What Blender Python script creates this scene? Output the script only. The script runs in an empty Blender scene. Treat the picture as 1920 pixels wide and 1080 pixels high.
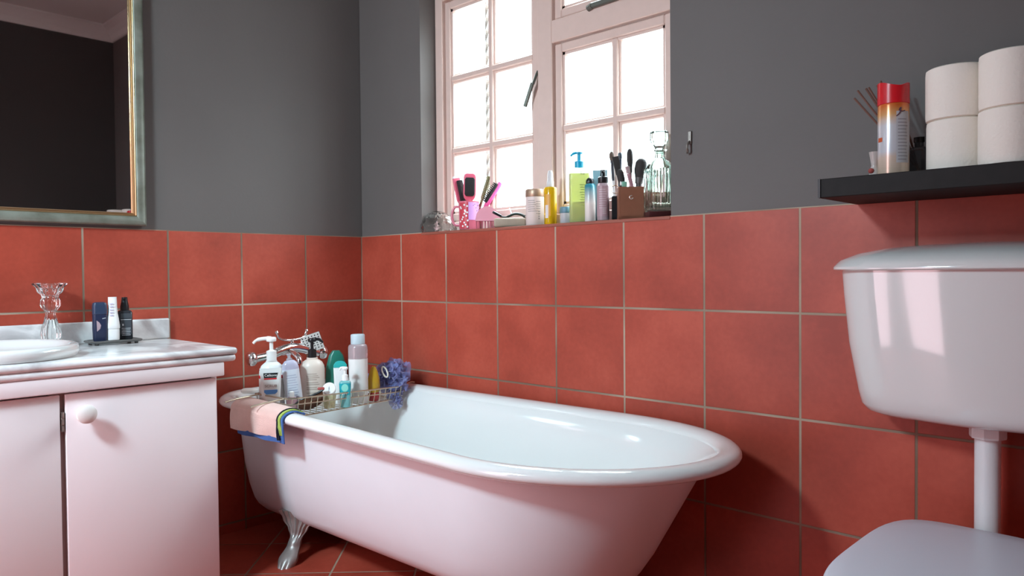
import bpy, bmesh, math, random
from mathutils import Vector, Matrix
random.seed(7)
PI = math.pi
S = bpy.context.scene
COL = S.collection
CAM = Vector((2.9682, -2.0961, 1.0623))

# ------------------------------------------------------------------ helpers
def obj(name, bm, mat=None, parent=None, smooth=True, label=None):
    me = bpy.data.meshes.new(name)
    if smooth:
        for f in bm.faces: f.smooth = True
    bmesh.ops.recalc_face_normals(bm, faces=bm.faces[:])
    bm.to_mesh(me); bm.free()
    if smooth:
        try: me.set_sharp_from_angle(angle=math.radians(40))
        except Exception: pass
    o = bpy.data.objects.new(name, me); COL.objects.link(o)
    if mat: me.materials.append(mat)
    if parent: o.parent = parent
    if label: o['label'] = label
    return o

def thing(name, label, cat, loc=(0, 0, 0), rz=0, group=None, rx=0, ry=0):
    o = bpy.data.objects.new(name, None); COL.objects.link(o)
    o.empty_display_size = .02
    o.location = loc; o.rotation_euler = (rx, ry, rz)
    return tag(o, label, cat, group)

def tag(o, label, cat, group=None):
    o['label'] = label; o['category'] = cat
    if group: o['group'] = group
    return o

def struct(name, bm, mat, label=None, smooth=False, parent=None):
    o = obj(name, bm, mat, parent, smooth, label)
    if not parent: o['kind'] = 'structure'
    return o

def face(x, y, off=0):
    d = Vector((CAM.x - x, CAM.y - y))
    return math.atan2(d.x, -d.y) + off

def new(): return bmesh.new()

def box(bm, c, s, bev=0, seg=2, rot=None):
    m = Matrix.Translation(c)
    if rot is not None: m = m @ rot
    m = m @ Matrix.Diagonal((s[0], s[1], s[2], 1))
    r = bmesh.ops.create_cube(bm, size=1, matrix=m)
    if bev:
        es = list({e for v in r['verts'] for e in v.link_edges})
        bmesh.ops.bevel(bm, geom=es, offset=bev, segments=seg, profile=.5, affect='EDGES')
    return bm

def boxb(x0, x1, y0, y1, z0, z1, bev=0, seg=2):
    return box(new(), ((x0+x1)/2, (y0+y1)/2, (z0+z1)/2), (x1-x0, y1-y0, z1-z0), bev, seg)

def loft(bm, rings, cap0=True, cap1=True, closed=True):
    rs = [[bm.verts.new(p) for p in r] for r in rings]
    for a, b in zip(rs, rs[1:]):
        n = len(a)
        for i in range(n if closed else n-1):
            j = (i+1) % n
            bm.faces.new((a[i], a[j], b[j], b[i]))
    if cap0: bm.faces.new(list(reversed(rs[0])))
    if cap1: bm.faces.new(rs[-1])
    return bm

def lathe(bm, prof, seg=32, sx=1, sy=1, c=(0, 0, 0), rib=0, nrib=0, M=None):
    rings = []
    for r, z in prof:
        r = max(r, 1e-4)
        ring = []
        for k in range(seg):
            a = 2*PI*k/seg
            rr = r*(1 + (rib*math.cos(a*nrib) if nrib else 0))
            p = Vector((c[0]+rr*sx*math.cos(a), c[1]+rr*sy*math.sin(a), c[2]+z))
            if M is not None: p = M @ p
            ring.append(p)
        rings.append(ring)
    return loft(bm, rings)

def rrect(hx, hy, r, z, cx=0, cy=0, n=5):
    pts = []
    r = min(r, hx*.999, hy*.999)
    for sx, sy, a0 in ((1, 1, 0), (-1, 1, PI/2), (-1, -1, PI), (1, -1, 1.5*PI)):
        for k in range(n+1):
            a = a0 + PI/2*k/n
            pts.append(Vector((cx+sx*(hx-r)+r*math.cos(a), cy+sy*(hy-r)+r*math.sin(a), z)))
    return pts

def rloft(bm, secs, M=None):
    rings = [rrect(*s) for s in secs]
    if M is not None: rings = [[M @ p for p in r] for r in rings]
    return loft(bm, rings)

def tube(bm, pts, r, seg=10, closed=False, flat=1.0):
    pts = [Vector(p) for p in pts]
    n = len(pts); rings = []
    up = Vector((0, 0, 1)); prev = None
    for i, p in enumerate(pts):
        if closed: t = (pts[(i+1) % n]-pts[i-1]).normalized()
        else: t = (pts[min(i+1, n-1)]-pts[max(i-1, 0)]).normalized()
        if prev is None:
            ref = up if abs(t.z) < .95 else Vector((1, 0, 0))
            u = t.cross(ref).normalized()
        else:
            u = (prev - t*prev.dot(t)).normalized()
        prev = u; w = t.cross(u)
        rr = r[i] if isinstance(r, (list, tuple)) else r
        rings.append([p + u*rr*math.cos(2*PI*k/seg)+w*rr*flat*math.sin(2*PI*k/seg) for k in range(seg)])
    if closed:
        rings.append(rings[0][:])
        return loft(bm, rings, False, False)
    return loft(bm, rings)

def spline(ctrl, n=8):
    c = [Vector(p) for p in ctrl]; out = []
    for i in range(len(c)-1):
        p0, p1, p2, p3 = c[max(i-1, 0)], c[i], c[i+1], c[min(i+2, len(c)-1)]
        for k in range(n):
            t = k/n
            out.append(.5*((2*p1)+(p2-p0)*t+(2*p0-5*p1+4*p2-p3)*t*t+(3*p1-p0-3*p2+p3)*t**3))
    out.append(c[-1]); return out

def prism(bm, outline, y0, y1):
    return loft(bm, [[Vector((x, y0, z)) for x, z in outline], [Vector((x, y1, z)) for x, z in outline]])

def patch(bm, r, z0, z1, a0, a1, n=12):
    # label wrapped on a cylinder, angle measured from local -Y
    a = [[bm.verts.new((r*math.sin(t), -r*math.cos(t), z)) for t in [a0+(a1-a0)*k/n for k in range(n+1)]] for z in (z0, z1)]
    for k in range(n): bm.faces.new((a[0][k], a[0][k+1], a[1][k+1], a[1][k]))
    return bm

def text(body, size, mat, parent, loc, name='lettering', ext=.0004, sx=1, label=None, bend=0):
    cu = bpy.data.curves.new('txt', 'FONT'); cu.body = body; cu.size = size; cu.extrude = ext
    cu.align_x = 'CENTER'; cu.align_y = 'CENTER'
    t = bpy.data.objects.new('txt', cu); COL.objects.link(t)
    dg = bpy.context.evaluated_depsgraph_get()
    me = bpy.data.meshes.new_from_object(t.evaluated_get(dg))
    bpy.data.objects.remove(t); bpy.data.curves.remove(cu)
    for v in me.vertices:
        x, y, z = v.co
        v.co = (loc[0]+x*sx, loc[1]-z, loc[2]+y)
        if bend: v.co = (loc[0]+bend*math.sin(x*sx/bend), loc[1]+bend-(bend+z)*math.cos(x*sx/bend), loc[2]+y)
    o = bpy.data.objects.new(name, me); COL.objects.link(o); o.parent = parent
    me.materials.clear(); me.materials.append(mat)
    if label: o['label'] = label
    return o

def recess_rect(bm, x0, x1, z0, z1, y0, y1): box(bm, ((x0+x1)/2, (y0+y1)/2, (z0+z1)/2), (x1-x0, y1-y0, z1-z0), .003, 1)

# ------------------------------------------------------------------ materials
def nodes(name):
    m = bpy.data.materials.new(name); m.use_nodes = True
    nt = m.node_tree; b = nt.nodes['Principled BSDF']
    return m, nt, b

def mat(name, col, rough=.5, metal=0, trans=0, spec=.5, noise=0, nscale=20, bump=0, bscale=200, coat=0, ior=1.45, alpha=1, sss=0, sheen=0):
    m, nt, b = nodes(name)
    b.inputs['Base Color'].default_value = (*col, 1)
    b.inputs['Roughness'].default_value = rough
    b.inputs['Metallic'].default_value = metal
    b.inputs['Transmission Weight'].default_value = trans
    b.inputs['Specular IOR Level'].default_value = spec
    b.inputs['IOR'].default_value = ior
    b.inputs['Coat Weight'].default_value = coat
    b.inputs['Coat Roughness'].default_value = .05
    b.inputs['Alpha'].default_value = alpha
    b.inputs['Sheen Weight'].default_value = sheen
    if sss:
        b.inputs['Subsurface Weight'].default_value = sss
        b.inputs['Subsurface Radius'].default_value = (.02, .01, .01)
    tc = nt.nodes.new('ShaderNodeTexCoord')
    if noise:
        n = nt.nodes.new('ShaderNodeTexNoise'); n.inputs['Scale'].default_value = nscale; n.inputs['Detail'].default_value = 4
        nt.links.new(tc.outputs['Object'], n.inputs['Vector'])
        mx = nt.nodes.new('ShaderNodeMix'); mx.data_type = 'RGBA'
        mx.inputs['A'].default_value = (*[max(0, c*(1-noise)) for c in col], 1)
        mx.inputs['B'].default_value = (*[min(1, c*(1+noise)) for c in col], 1)
        nt.links.new(n.outputs['Fac'], mx.inputs['Factor']); nt.links.new(mx.outputs['Result'], b.inputs['Base Color'])
    if bump:
        n2 = nt.nodes.new('ShaderNodeTexNoise'); n2.inputs['Scale'].default_value = bscale; n2.inputs['Detail'].default_value = 3
        nt.links.new(tc.outputs['Object'], n2.inputs['Vector'])
        bp = nt.nodes.new('ShaderNodeBump'); bp.inputs['Strength'].default_value = bump; bp.inputs['Distance'].default_value = .003
        nt.links.new(n2.outputs['Fac'], bp.inputs['Height']); nt.links.new(bp.outputs['Normal'], b.inputs['Normal'])
    return m

def tile_mat(name, ua, flip, floor=False):
    """terracotta tiles 0.3 m, grout lines from world position"""
    m, nt, b = nodes(name); N = nt.nodes; L = nt.links
    g = N.new('ShaderNodeNewGeometry')
    sp = N.new('ShaderNodeSeparateXYZ')
    if floor:
        mp = N.new('ShaderNodeMapping'); mp.vector_type = 'TEXTURE'
        mp.inputs['Location'].default_value = (.666, -.62, 0); mp.inputs['Rotation'].default_value = (0, 0, PI/4)
        L.new(g.outputs['Position'], mp.inputs['Vector']); L.new(mp.outputs['Vector'], sp.inputs['Vector'])
    else:
        L.new(g.outputs['Position'], sp.inputs['Vector'])
    def math_(op, a, bb=None, cc=None):
        n = N.new('ShaderNodeMath'); n.operation = op
        for i, v in enumerate((a, bb, cc)):
            if v is None: continue
            if isinstance(v, (int, float)): n.inputs[i].default_value = v
            else: L.new(v, n.inputs[i])
        return n.outputs[0]
    u = math_('DIVIDE', sp.outputs[ua], .3)
    v = math_('DIVIDE', sp.outputs['Y'], .3) if floor else math_('DIVIDE', math_('SUBTRACT', 1.24, sp.outputs['Z']), .3)
    fu, fv = math_('FRACT', u), math_('FRACT', v)
    du = math_('MINIMUM', fu, math_('SUBTRACT', 1, fu)); dv = math_('MINIMUM', fv, math_('SUBTRACT', 1, fv))
    d = math_('MINIMUM', du, dv)
    gm = N.new('ShaderNodeMapRange'); gm.interpolation_type = 'SMOOTHSTEP'
    gm.inputs['From Min'].default_value = .0085; gm.inputs['From Max'].default_value = .0145
    gm.inputs['To Min'].default_value = 1; gm.inputs['To Max'].default_value = 0
    L.new(d, gm.inputs['Value'])
    cb = N.new('ShaderNodeCombineXYZ'); L.new(math_('FLOOR', u), cb.inputs[0]); L.new(math_('FLOOR', v), cb.inputs[1])
    wn = N.new('ShaderNodeTexWhiteNoise'); L.new(cb.outputs[0], wn.inputs['Vector'])
    n1 = N.new('ShaderNodeTexNoise'); n1.inputs['Scale'].default_value = 5; n1.inputs['Detail'].default_value = 5
    add = N.new('ShaderNodeVectorMath'); add.operation = 'MULTIPLY_ADD'
    L.new(wn.outputs['Color'], add.inputs[0]); add.inputs[1].default_value = (9, 9, 9); L.new(g.outputs['Position'], add.inputs[2])
    L.new(add.outputs[0], n1.inputs['Vector'])
    n2 = N.new('ShaderNodeTexNoise'); n2.inputs['Scale'].default_value = 60; n2.inputs['Detail'].default_value = 4
    L.new(g.outputs['Position'], n2.inputs['Vector'])
    f = math_('ADD', math_('MULTIPLY', n1.outputs['Fac'], .75), math_('MULTIPLY', n2.outputs['Fac'], .25))
    f = math_('ADD', f, math_('MULTIPLY', math_('SUBTRACT', wn.outputs['Value'], .5), .22))
    cr = N.new('ShaderNodeValToRGB'); L.new(f, cr.inputs['Fac'])
    e = cr.color_ramp.elements
    e[0].position = .32; e[0].color = TILE[0]
    e[1].position = .68; e[1].color = TILE[2]
    x = e.new(.5); x.color = TILE[1]
    n3 = N.new('ShaderNodeTexNoise'); n3.inputs['Scale'].default_value = 2.2
    L.new(g.outputs['Position'], n3.inputs['Vector'])
    gr = N.new('ShaderNodeMix'); gr.data_type = 'RGBA'
    gr.inputs['A'].default_value = (.19, .125, .085, 1); gr.inputs['B'].default_value = (.42, .32, .235, 1)
    gs = N.new('ShaderNodeMapRange'); gs.inputs['From Min'].default_value = .42; gs.inputs['From Max'].default_value = .62
    L.new(n3.outputs['Fac'], gs.inputs['Value']); L.new(gs.outputs[0], gr.inputs['Factor'])
    mx = N.new('ShaderNodeMix'); mx.data_type = 'RGBA'
    L.new(gm.outputs[0], mx.inputs['Factor']); L.new(cr.outputs[0], mx.inputs['A']); L.new(gr.outputs['Result'], mx.inputs['B'])
    L.new(mx.outputs['Result'], b.inputs['Base Color'])
    L.new(math_('MULTIPLY_ADD', gm.outputs[0], .4, .42), b.inputs['Roughness'])
    b.inputs['Specular IOR Level'].default_value = .38
    bp = N.new('ShaderNodeBump'); bp.inputs['Strength'].default_value = .5; bp.inputs['Distance'].default_value = .003
    L.new(math_('ADD', math_('SUBTRACT', 1, gm.outputs[0]), math_('MULTIPLY', n2.outputs['Fac'], .15)), bp.inputs['Height'])
    L.new(bp.outputs['Normal'], b.inputs['Normal'])
    return m

TILE = [(.31, .046, .026, 1), (.39, .061, .035, 1), (.47, .083, .049, 1)]
M_tx = tile_mat('terracotta_tile_x', 'X', 0)
M_ty = tile_mat('terracotta_tile_y', 'Y', 0)
M_tf = tile_mat('terracotta_floor', 'X', 0, True)
M_sill = mat('terracotta_sill', (.30, .085, .055), .5, noise=.25, nscale=14)
M_wall = mat('grey_paint', (.124, .107, .099), .62, noise=.10, nscale=3, bump=.12, bscale=90)
M_ceil = mat('ceiling_paint', (.62, .60, .57), .8, bump=.05, bscale=60)
M_frame = mat('cream_window_paint', (.68, .50, .43), .38, noise=.05, nscale=30, bump=.06, bscale=60)
M_iron = mat('bronze_iron', (.15, .15, .125), .45, .6)
M_bar = mat('painted_burglar_bar', (.30, .26, .23), .5)
M_enamel = mat('white_enamel', (.80, .79, .77), .12, coat=.5)
M_tubout = mat('tub_paint', (.77, .755, .775), .30, noise=.03, nscale=8, coat=.15)
M_silver = mat('silver_paint', (.36, .33, .31), .42, .6, noise=.25, nscale=40)
M_cer = mat('ceramic', (.72, .70, .68), .10, coat=.5)
M_plas = mat('white_plastic', (.74, .73, .73), .32)
M_seat = mat('seat_plastic', (.72, .74, .82), .35)
M_chrome = mat('chrome', (.80, .80, .80), .10, 1)
M_wire = mat('brass_wire', (.52, .46, .35), .28, .9)
M_cab = mat('cabinet_paint', (.86, .77, .77), .42, noise=.03, nscale=6, bump=.05, bscale=140)
M_cabin = mat('cabinet_stile', (.45, .36, .34), .55)
M_knob = mat('knob_white', (.80, .76, .72), .3)
M_hinge = mat('hinge_metal', (.30, .27, .24), .4, .8, noise=.4, nscale=80)
M_black = mat('black_plastic', (.012, .012, .013), .3)
M_shelf = mat('black_ash', (.014, .011, .010), .6, spec=.25, noise=.4, nscale=30)
M_paper = mat('toilet_paper', (.88, .81, .72), .95, bump=.35, bscale=150)
M_card = mat('cardboard_core', (.42, .32, .22), .9)
M_glass = mat('clear_glass', (.97, .99, .975), .02, trans=1, ior=1.47)
M_cut = mat('cut_glass', (.66, .75, .69), .04, trans=1, ior=1.5)
M_mirror = mat('mirror_glass', (.70, .69, .68), .015, 1)
M_white = mat('white_bottle', (.82, .80, .78), .3)
M_cream = mat('cream_bottle', (.74, .62, .54), .33)
M_red = mat('red_plastic', (.62, .012, .02), .3)
M_pink = mat('pink_plastic', (.72, .13, .20), .35)
M_hot = mat('hot_pink', (.75, .10, .30), .35)
M_pale = mat('pale_pink', (.80, .35, .42), .35)
M_gold = mat('brushed_gold', (.50, .32, .17), .3, .9)
M_rose = mat('rose_gold_lid', (.40, .25, .17), .4, .5)

def marble():
    m, nt, b = nodes('white_marble'); N = nt.nodes; L = nt.links
    tc = N.new('ShaderNodeTexCoord')
    n = N.new('ShaderNodeTexNoise'); n.inputs['Scale'].default_value = 5; n.inputs['Detail'].default_value = 8; n.inputs['Distortion'].default_value = 1.2
    L.new(tc.outputs['Object'], n.inputs['Vector'])
    cr = N.new('ShaderNodeValToRGB'); e = cr.color_ramp.elements
    e[0].position = .36; e[0].color = (.47, .44, .44, 1); e[1].position = .58; e[1].color = (.84, .82, .81, 1)
    L.new(n.outputs['Fac'], cr.inputs['Fac']); L.new(cr.outputs[0], b.inputs['Base Color'])
    b.inputs['Roughness'].default_value = .22
    return m
M_marble = marble()

def pane():
    m = bpy.data.materials.new('window_pane_glass'); m.use_nodes = True; nt = m.node_tree; nt.nodes.clear()
    o = nt.nodes.new('ShaderNodeOutputMaterial'); t = nt.nodes.new('ShaderNodeBsdfTransparent'); g = nt.nodes.new('ShaderNodeBsdfGlossy')
    t.inputs['Color'].default_value = (.96, .98, .97, 1); g.inputs['Roughness'].default_value = .03
    mx = nt.nodes.new('ShaderNodeMixShader'); mx.inputs[0].default_value = .06
    nt.links.new(t.outputs[0], mx.inputs[1]); nt.links.new(g.outputs[0], mx.inputs[2]); nt.links.new(mx.outputs[0], o.inputs[0])
    return m
M_pane = pane()

def frame_mat():
    m, nt, b = nodes('aged_silver_frame')
    b.inputs['Metallic'].default_value = .35; b.inputs['Roughness'].default_value = .45
    tc = nt.nodes.new('ShaderNodeTexCoord'); n = nt.nodes.new('ShaderNodeTexNoise'); n.inputs['Scale'].default_value = 12; n.inputs['Detail'].default_value = 6
    nt.links.new(tc.outputs['Object'], n.inputs['Vector'])
    cr = nt.nodes.new('ShaderNodeValToRGB'); e = cr.color_ramp.elements
    e[0].color = (.13, .13, .095, 1); e[0].position = .3; e[1].color = (.27, .29, .24, 1); e[1].position = .7
    nt.links.new(n.outputs['Fac'], cr.inputs['Fac']); nt.links.new(cr.outputs[0], b.inputs['Base Color'])
    return m
M_mframe = frame_mat()

# ------------------------------------------------------------------ room shell
LX, LY, HC, ZT = 3.2, -3.0, 2.94, 1.24
WX0, WX1, WZ0, WZ1 = .441, 1.681, 1.24, 2.30
VX0, VX1, VZ0, VZ1 = 1.10, 1.54, 2.14, 2.56       # small high window over the doorway behind the camera
TH = .15

def wall_with_hole(y0, y1, xa, xb, za, zb, z0, x0=0, x1=LX):
    bm = new()
    for a, b_, c, d in ((x0, xa, z0, HC), (xb, x1, z0, HC), (xa, xb, z0, za), (xa, xb, zb, HC)):
        if b_-a > 1e-4 and d-c > 1e-4:
            box(bm, ((a+b_)/2, (y0+y1)/2, (c+d)/2), (b_-a, y1-y0, d-c))
    bmesh.ops.remove_doubles(bm, verts=bm.verts[:], dist=1e-5)
    return bm
struct('wall_back', wall_with_hole(.004, TH, WX0, WX1, WZ0, WZ1, 0), M_wall, 'dark grey painted wall with the window, above the tiles')
struct('wall_left', boxb(-TH, -.004, LY-TH, TH, 0, HC), M_wall, 'dark grey painted wall behind the mirror')
M_wall2 = mat('grey_paint_shaded', (.05, .046, .043), .65, noise=.1, nscale=3)  # grey wall paint darkened, puts the wall's shade into its colour for the mirror
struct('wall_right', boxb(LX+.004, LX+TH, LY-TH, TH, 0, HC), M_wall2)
DX0, DX1, DZ1 = .72, 1.36, 2.04
bm = new()
for a, b_, c, d in ((0, DX0, 0, VZ0), (DX0, DX1, DZ1, VZ0), (DX1, LX, 0, VZ0), (0, VX0, VZ0, VZ1), (VX1, LX, VZ0, VZ1), (0, LX, VZ1, HC)):
    box(bm, ((a+b_)/2, LY-.004-(TH-.004)/2, (c+d)/2), (b_-a, TH-.004, d-c))
struct('wall_front', bm, M_wall)
bm = new()
for a, b_, c, d in ((DX0-.07, DX0, 0, DZ1+.06), (DX1, DX1+.07, 0, DZ1+.06), (DX0, DX1, DZ1, DZ1+.06)):
    box(bm, ((a+b_)/2, LY+.006, (c+d)/2), (b_-a, .022, d-c), .003, 1)
struct('door_1', bm, M_frame)
# unseen box added behind the doorway to keep sky light out
bm = new()
for x0, x1, y0, y1, z0, z1 in ((.20, 1.95, -4.45, -4.35, 0, 2.10), (.20, .30, -4.35, LY-TH, 0, 2.10), (1.85, 1.95, -4.35, LY-TH, 0, 2.10), (.20, 1.95, -4.45, LY-TH, 2.06, 2.10), (.20, 1.95, -4.45, LY-TH, -.1, 0)):
    box(bm, ((x0+x1)/2, (y0+y1)/2, (z0+z1)/2), (x1-x0, y1-y0, z1-z0))
struct('door_light_block', bm, M_ceil)
struct('floor', boxb(-TH, LX+TH, LY-TH, TH, -.1, 0), M_tf, 'red terracotta floor tiles laid diagonally')
struct('ceiling', boxb(-TH, LX+TH, LY-TH, TH, HC, HC+.1), M_ceil)
# tiled dado
struct('trim_1', boxb(0, LX, 0, .004, 0, ZT), M_tx, 'square terracotta wall tiles below the window')
struct('trim_2', boxb(-.004, 0, LY, .004, 0, ZT), M_ty, 'square terracotta wall tiles below the mirror')
struct('trim_3', boxb(LX, LX+.004, LY, 0, 0, ZT), M_ty)
bm = new()
for a, b_ in ((0, DX0-.07), (DX1+.07, LX)): box(bm, ((a+b_)/2, LY-.002, ZT/2), (b_-a, .004, ZT))
struct('trim_4', bm, M_tx)
# cornice
def cornice(name, a, b_, nrm):
    bm = new(); rings = []
    prof = [(0, -.10), (.012, -.10), (.012, -.085), (.03, -.06), (.06, -.035), (.085, -.02), (.10, -.012), (.10, 0), (0, 0)]
    for p in (a, b_):
        rings.append([Vector((p[0]+nrm[0]*d, p[1]+nrm[1]*d, HC+z)) for d, z in prof])
    loft(bm, rings); struct(name, bm, M_ceil)
cornice('trim_5', (LX+.003, LY), (LX+.003, 0), (-1, 0))
cornice('trim_6', (0, .003), (LX, .003), (0, -1))
cornice('trim_7', (-.003, LY), (-.003, 0), (1, 0))
# tiled sill on the wall top
struct('trim_8', boxb(WX0, WX1, -.002, .115, ZT-.012, ZT, .002, 1), M_sill, 'terracotta tiled window sill')

# ------------------------------------------------------------------ window
W = bpy.data.objects.new('window_1', None); COL.objects.link(W); W['kind'] = 'structure'
W['label'] = 'cream painted casement window with small panes above the bath'
yf0, yf1 = .09, .148
b = new()
for x0, x1, z0, z1 in ((WX0, .487, 1.24, 2.30), (1.04, 1.112, 1.24, 2.30), (1.636, WX1, 1.24, 2.30), (.487, 1.04, 1.24, 1.282), (1.112, 1.636, 1.24, 1.282), (.487, 1.04, 2.245, 2.30), (1.112, 1.636, 2.245, 2.30), (1.112, 1.636, 1.930, 2.015)):
    box(b, ((x0+x1)/2, (yf0+yf1)/2, (z0+z1)/2), (x1-x0, yf1-yf0, z1-z0), .003, 1)
obj('window_frame', b, M_frame, W, smooth=False)
def sash(name, x0, x1, z0, z1, xs, zs, st=.034):
    b = new(); ya, yb = .103, .143
    for p in ((x0, x0+st, z0, z1), (x1-st, x1, z0, z1), (x0+st, x1-st, z0, z0+st), (x0+st, x1-st, z1-st, z1)):
        box(b, ((p[0]+p[1])/2, (ya+yb)/2, (p[2]+p[3])/2), (p[1]-p[0], yb-ya, p[3]-p[2]), .004, 1)
    # stepped inner moulding
    for p in ((x0+st, x0+st+.010, z0+st, z1-st), (x1-st-.010, x1-st, z0+st, z1-st), (x0+st, x1-st, z0+st, z0+st+.010), (x0+st, x1-st, z1-st-.010, z1-st)):
        box(b, ((p[0]+p[1])/2, .124, (p[2]+p[3])/2), (p[1]-p[0], .026, p[3]-p[2]))
    s = obj(name, b, M_frame, W, smooth=False)
    g = new()
    for x in xs:
        box(g, (x, .120, (z0+z1)/2), (.024, .030, z1-z0-2*st), .004, 1); box(g, (x, .124, (z0+z1)/2), (.042, .016, z1-z0-2*st), .003, 1)
    for z in zs:
        box(g, ((x0+x1)/2, .1205, z), (x1-x0-2*st, .030, .024), .004, 1); box(g, ((x0+x1)/2, .1245, z), (x1-x0-2*st, .016, .042), .003, 1)
    if len(g.verts): obj('glazing_bars', g, M_frame, s, smooth=False)
    else: g.free()
    xe = [x0+st]+list(xs)+[x1-st]; ze = [z0+st]+list(zs)+[z1-st]
    for xa, xb in zip(xe, xe[1:]):
        for za, zb in zip(ze, ze[1:]):
            obj('window_pane', boxb(xa, xb, .126, .130, za, zb), M_pane, s, smooth=False)
    return s
sash('casement_sash', .492, 1.036, 1.286, 2.24, [.768], [1.593, 1.905])
sash('casement_sash', 1.117, 1.632, 1.286, 1.926, [1.392], [1.606])
sash('fanlight_sash', 1.117, 1.632, 2.02, 2.24, [1.392], [])
# stay handle on the left casement and peg stay of the fanlight
b = new()
tube(b, [(1.036, .098, 1.84), (1.034, .088, 1.82), (1.029, .076, 1.788)], .006, 8)
box(b, (1.010, .072, 1.750), (.017, .009, .095), .002, 1, Matrix.Rotation(-math.radians(-25), 4, 'Y'))
obj('casement_handle', b, M_iron, W)
b = new()
box(b, (1.42, .084, 2.022), (.24, .014, .020), .003, 1, Matrix.Rotation(math.radians(-1), 4, 'Y'))
tube(b, [(1.31, .084, 2.02), (1.29, .088, 2.016)], .012, 8)
obj('fanlight_stay', b, M_iron, W)
# twisted burglar bar outside
def twisted(x, y, z0, z1):
    bm = new(); rings = []
    n = int((z1-z0)/.008)
    for i in range(n+1):
        z = z0+(z1-z0)*i/n; tw = i/n*(z1-z0)/.105*PI
        rings.append([Vector((x+.0105*math.cos(tw+PI/4+k*PI/2), y+.0105*math.sin(tw+PI/4+k*PI/2), z)) for k in range(4)])
    return loft(bm, rings)
obj('burglar_bar', twisted(.690, .168, 1.22, 2.32), M_bar, W, smooth=False, label='twisted iron burglar bar outside the panes')
# small window behind the camera
V = bpy.data.objects.new('window_2', None); COL.objects.link(V); V['kind'] = 'structure'
b = new()
for x0, x1, z0, z1 in ((VX0, VX0+.03, VZ0, VZ1), (VX1-.03, VX1, VZ0, VZ1), (VX0+.03, VX1-.03, VZ0, VZ0+.03), (VX0+.03, VX1-.03, VZ1-.03, VZ1)):
    box(b, ((x0+x1)/2, LY-.10, (z0+z1)/2), (x1-x0, .05, z1-z0))
obj('window_frame', b, M_frame, V, smooth=False)
obj('window_pane', boxb(VX0+.03, VX1-.03, LY-.11, LY-.106, VZ0+.03, VZ1-.03), M_pane, V, smooth=False)

# ------------------------------------------------------------------ mirror
MR = thing('wall_mirror', 'large wall mirror in a silver frame with gold inner bead', 'mirror', (0, -1.5, 1.25))
my0, my1, mz0, mz1 = -.52, .515, 0, 1.05    # local y from the origin, z up
fw = .047
prof = [(0, .002), (0, .020), (.004, .026), (.010, .029), (.022, .028), (.032, .024), (.036, .019), (.036, .002)]
def picture_frame(prof, y0, y1, z0, z1):
    bm = new(); rings = []
    for sy, sz in ((1, -1), (1, 1), (-1, 1), (-1, -1), (1, -1)):
        y = y1 if sy > 0 else y0; z = z1 if sz > 0 else z0
        rings.append([Vector((h, y-sy*d, z-sz*d)) for d, h in prof])
    return loft(bm, rings, False, False)
obj('frame', picture_frame(prof, my0, my1, mz0, mz1), M_mframe, MR)
gp = [(.035, .002), (.035, .020), (.038, .0225), (.041, .020), (.042, .015), (.044, .0165), (.047, .013), (.048, .006), (.050, .003)]
obj('inner_bead', picture_frame(gp, my0, my1, mz0, mz1), M_gold, MR, label='gold stepped inner bead')
obj('mirror_glass', boxb(.002, .0045, my0+.04, my1-.04, mz0+.04, mz1-.04), M_mirror, MR, smooth=False)

# ------------------------------------------------------------------ wall hook
HK = thing('wall_hook', 'small metal hook on the grey wall right of the window', 'hook', (1.752, .003, 1.468))
b = new(); box(b, (0, -.003, .012), (.012, .004, .040), .0015, 1); obj('back_plate', b, M_hinge, HK)
b = new(); tube(b, spline([(0, -.005, .0), (0, -.014, -.008), (0, -.020, -.020), (0, -.016, -.032), (-.006, -.008, -.036)], 5), .0034, 8)
obj('hook', b, M_hinge, HK)

# ------------------------------------------------------------------ bathtub
def tub_outline(z, dl=0, dr=0, df=0, db=0, rl=.19):
    """plan of the bath: squarish tap end at left, round sloping end at right"""
    xl = .045+dl; xc = 1.56-max(0, dr-.05)*.75; a = 2.045-dr-xc
    def yfr(x): return -.752-.045*(x-.3)/1.25*.9-.012+df
    def ybk(x): return -.085+.03*(x-.4)/1.15-db
    rl = max(.05, rl)
    yc = (yfr(xc)+ybk(xc))/2; hb = (ybk(xc)-yfr(xc))/2
    pts = []
    nA = 40
    for i in range(nA+1):
        t = -PI/2+PI*i/nA
        y = yc+hb*math.sin(t); x = xc+a*max(0, math.cos(t))**.94
        x += .05*math.sin(t)*max(0, math.cos(t))**.5
        pts.append((x, y))
    for i in range(1, 25):
        x = xc+(xl+rl-xc)*i/24; pts.append((x, ybk(x)))
    yb = ybk(xl+rl); yf = yfr(xl+rl)
    for i in range(1, 11):
        t = PI/2+PI/2*i/10; pts.append((xl+rl+rl*math.cos(t), yb-rl+rl*math.sin(t)))
    for i in range(1, 9):
        pts.append((xl, yb-rl+(yf+rl-yb+rl)*i/8))
    for i in range(1, 11):
        t = PI+PI/2*i/10; pts.append((xl+rl+rl*math.cos(t), yf+rl+rl*math.sin(t)))
    for i in range(1, 24):
        x = xl+rl+(xc-xl-rl)*i/24; pts.append((x, yfr(x)))
    return [Vector((x, y, z)) for x, y in pts]
BT = thing('bathtub', 'white roll-top cast iron bath standing on silver claw feet', 'bathtub', (0, 0, 0))
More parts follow.
